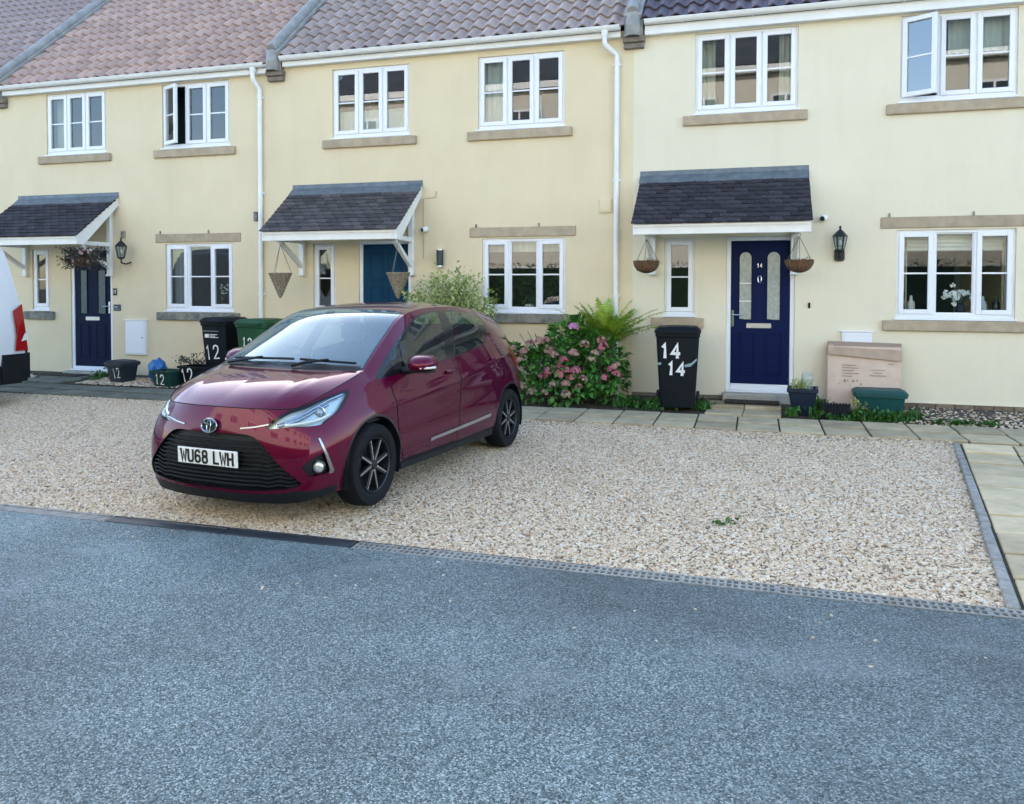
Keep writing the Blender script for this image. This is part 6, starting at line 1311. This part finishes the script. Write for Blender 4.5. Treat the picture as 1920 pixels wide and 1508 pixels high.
# weeds and grass
def tuft(mb, x, y, z, n, h, r, rr, bend=.5, w=.008):
    for k in range(n):
        a = rr.uniform(0, 6.283); q = r * math.sqrt(rr.random()); b0 = Vector((x + q * math.cos(a), y + q * math.sin(a) * .7, z)); hh = h * rr.uniform(.5, 1.1); d = Vector((rr.normal(0, 1), rr.normal(0, 1), 0)) * hh * bend * .5; sd = Vector((-d.y, d.x, 0)).normalized() * w * rr.uniform(.6, 1.3) if d.length > 1e-5 else Vector((w, 0, 0))
        p1 = b0 + d * .35 + Vector((0, 0, hh * .6)); p2 = b0 + d + Vector((0, 0, hh * .92)); mb.add([b0 - sd, b0 + sd, p1 + sd * .8, p2, p1 - sd * .8], [(0, 1, 2, 4), (4, 2, 3)])
def weed_bed(name, label, spots, seed, broad=0):
    rr = np.random.default_rng(seed); mb = MB()
    for x, y, z, n, h, r in spots:
        tuft(mb, x, y, z, n, h, r, rr)
        if broad:
            m_ = int(n * broad); P = [(x + rr.normal(0, r * .7), y + rr.normal(0, r * .5), z + rr.uniform(.01, max(.02, h * .8))) for _ in range(m_)]; leaves(mb, P, [rr.normal(0, 1, 3) + np.array([0, -.3, .4]) for _ in range(m_)], rr.uniform(.03, .07, m_), .5, rr)
    o = build_leaf(mb, name, LGRS, None); return tag(o, label, 'weeds', kind='stuff')
weed_bed('grass_weeds', 'low green weeds between the hydrangea and the numbered bin', [(2.75 + .09 * k, -.78 + .06 * (k % 3), -.03, 46, .13, .12) for k in range(9)] + [(3.2, -.86, -.03, 30, .08, .15), (3.78, -.75, -.02, 60, .12, .14), (3.74, -.5, -.01, 50, .10, .12)], 31, .8)
weed_bed('trailing_weeds', 'green weeds round the pot and teal box in the border', [(4.86, -.86, -.04, 50, .12, .08), (5.14, -.88, -.04, 50, .14, .08), (5.2, -.6, -.02, 70, .22, .10), (5.55, -.86, -.04, 60, .14, .10), (5.68, -.88, -.04, 80, .15, .12), (5.82, -.90, -.045, 90, .13, .12), (5.98, -.90, -.045, 90, .14, .12), (6.12, -.84, -.045, 70, .12, .10), (6.25, -.7, -.03, 50, .13, .10), (5.4, -.97, -.05, 40, .07, .12)], 33, .9)
weed_bed('bare_border_weeds', 'small flat weeds in the bare border at the right', [(6.72, -.92, -.045, 40, .05, .08), (6.62, -.95, -.045, 20, .04, .06), (6.98, -.88, -.04, 40, .06, .10), (6.45, -.95, -.045, 24, .04, .05)], 34, 1.2)
weed_bed('gravel_weeds', 'tiny green weed tuft growing in the gravel', [(4.205, -5.466, -.11, 20, .028, .05), (4.27, -5.43, -.11, 8, .022, .04)], 35, .2)
weed_bed('step_weeds', 'green weeds along the leftmost house wall and path', [(-7.3, -.9, -.03, 30, .07, .12), (-7.6, -.95, -.03, 40, .08, .15), (-6.02, -.35, 0, 60, .10, .14), (-5.75, -.3, 0, 40, .10, .12), (-5.9, -.6, -.02, 30, .06, .1)], 36, .6)
lvv = thing('golden_plant', 'small yellow-green plant spilling in front of the teal box', 'plant', (5.60, -.80, -.03)); rr = np.random.default_rng(40); mb = MB(); p, u = cloud(rr, 90, (0, 0, .10), (.14, .10, .10), .2); leaves(mb, p, u + np.array([0, -.2, .3]), rr.uniform(.03, .06, 90), .5, rr); build_leaf(mb, 'leaves', leafm('golden_leaf', (.34, .33, .09), (.16, .2, .04)), lvv); b = MB(); b.tube([(0, 0, -.02), (0, 0, .08)], .008, 5); b.build('stem', STEM, lvv)
ptp = thing('potted_seedlings', 'leafy seedlings growing in the navy square pot', 'plant', (5.0, -.68, .26)); mb = MB(); tuft(mb, -.03, -.02, 0, 40, .16, .11, rr, .8); p, u = cloud(rr, 60, (-.04, -.02, .06), (.12, .11, .08), .2); leaves(mb, p, u + np.array([0, 0, .5]), rr.uniform(.03, .06, 60), .4, rr); build_leaf(mb, 'leaves', LSHR, ptp)
# plants on the sill inside the middle house
for x, s, lab in ((.78, .9, 'dark leafy plant inside the left pane above the hydrangea'), (1.22, 1.2, 'broad dark plant inside the centre pane above the hydrangea'), (1.66, .9, 'small dark plant inside the right pane above the hydrangea')):
    t = thing('house_plant', lab, 'house plant', (x, .33, 1.17)); b = MB(); b.lathe([(.001, 0), (.06, 0), (.075, .10), (.07, .10), (.001, .09)], 14); b.build('pot', PLATEW if x > 1 else COIR, t, True); mb = MB(); p, u = cloud(rr, int(90 * s), (0, 0, .28), (.16 * s, .12, .18), .1); leaves(mb, p, u + np.array([0, -.3, .4]), rr.uniform(.07, .12, int(90 * s)), .5, rr); build_leaf(mb, 'leaves', LDRK, t)
t = thing('house_plant', 'pale flowering plant inside the window above the dark bins', 'house plant', (-4.02, .26, 1.14)); b = MB(); b.lathe([(.001, 0), (.05, 0), (.06, .09), (.001, .085)], 14); b.build('pot', PLATEW, t, True); mb = MB(); p, u = cloud(rr, 40, (0, 0, .22), (.09, .07, .12), .1); leaves(mb, p, u + np.array([0, -.3, .4]), rr.uniform(.05, .08, 40), .5, rr); build_leaf(mb, 'leaves', LDRK, t)
mb = MB(); 
for q in range(14): c = Vector((rr.normal(0, .04), -.03, .33 + rr.normal(0, .04))); mb.add([c, c + Vector((.025, 0, .012)), c + Vector((.0, 0, .03)), c + Vector((-.025, 0, .012))], [(0, 1, 2, 3)])
build_leaf(mb, 'blooms', PLATEW, t)
# hedge at the foot of the opposite terrace (mirrored dark green in the ground floor panes)
hg = thing('clipped_hedge', 'dark clipped hedge across the court, mirrored in the ground floor windows', 'hedge', (2, -14.6, -.1)); rr = np.random.default_rng(50); b = MB(); b.box((-14, -.55, 0), (12, .40, 2.25)); b.build('inner_mass', mat('hedge_inner', (.012, .03, .010), rough=.95, c2=(.004, .012, .005), vs=6), hg)
mb = MB(); n_ = 6000; P = np.stack([rr.uniform(-14, 12, n_), rr.uniform(.30, .52, n_), rr.uniform(0, 2.35, n_) + .12 * np.sin(rr.uniform(-14, 12, n_) * .9)], 1); k_ = rr.random(n_) < .18; P[k_, 1] = rr.uniform(-.5, .5, k_.sum()); P[k_, 2] = rr.uniform(2.2, 2.42, k_.sum()); leaves(mb, P, rr.normal(0, .6, (n_, 3)) + np.array([0, .8, .3]), rr.uniform(.06, .11, n_), .6, rr); build_leaf(mb, 'leaves', LDRK, hg)
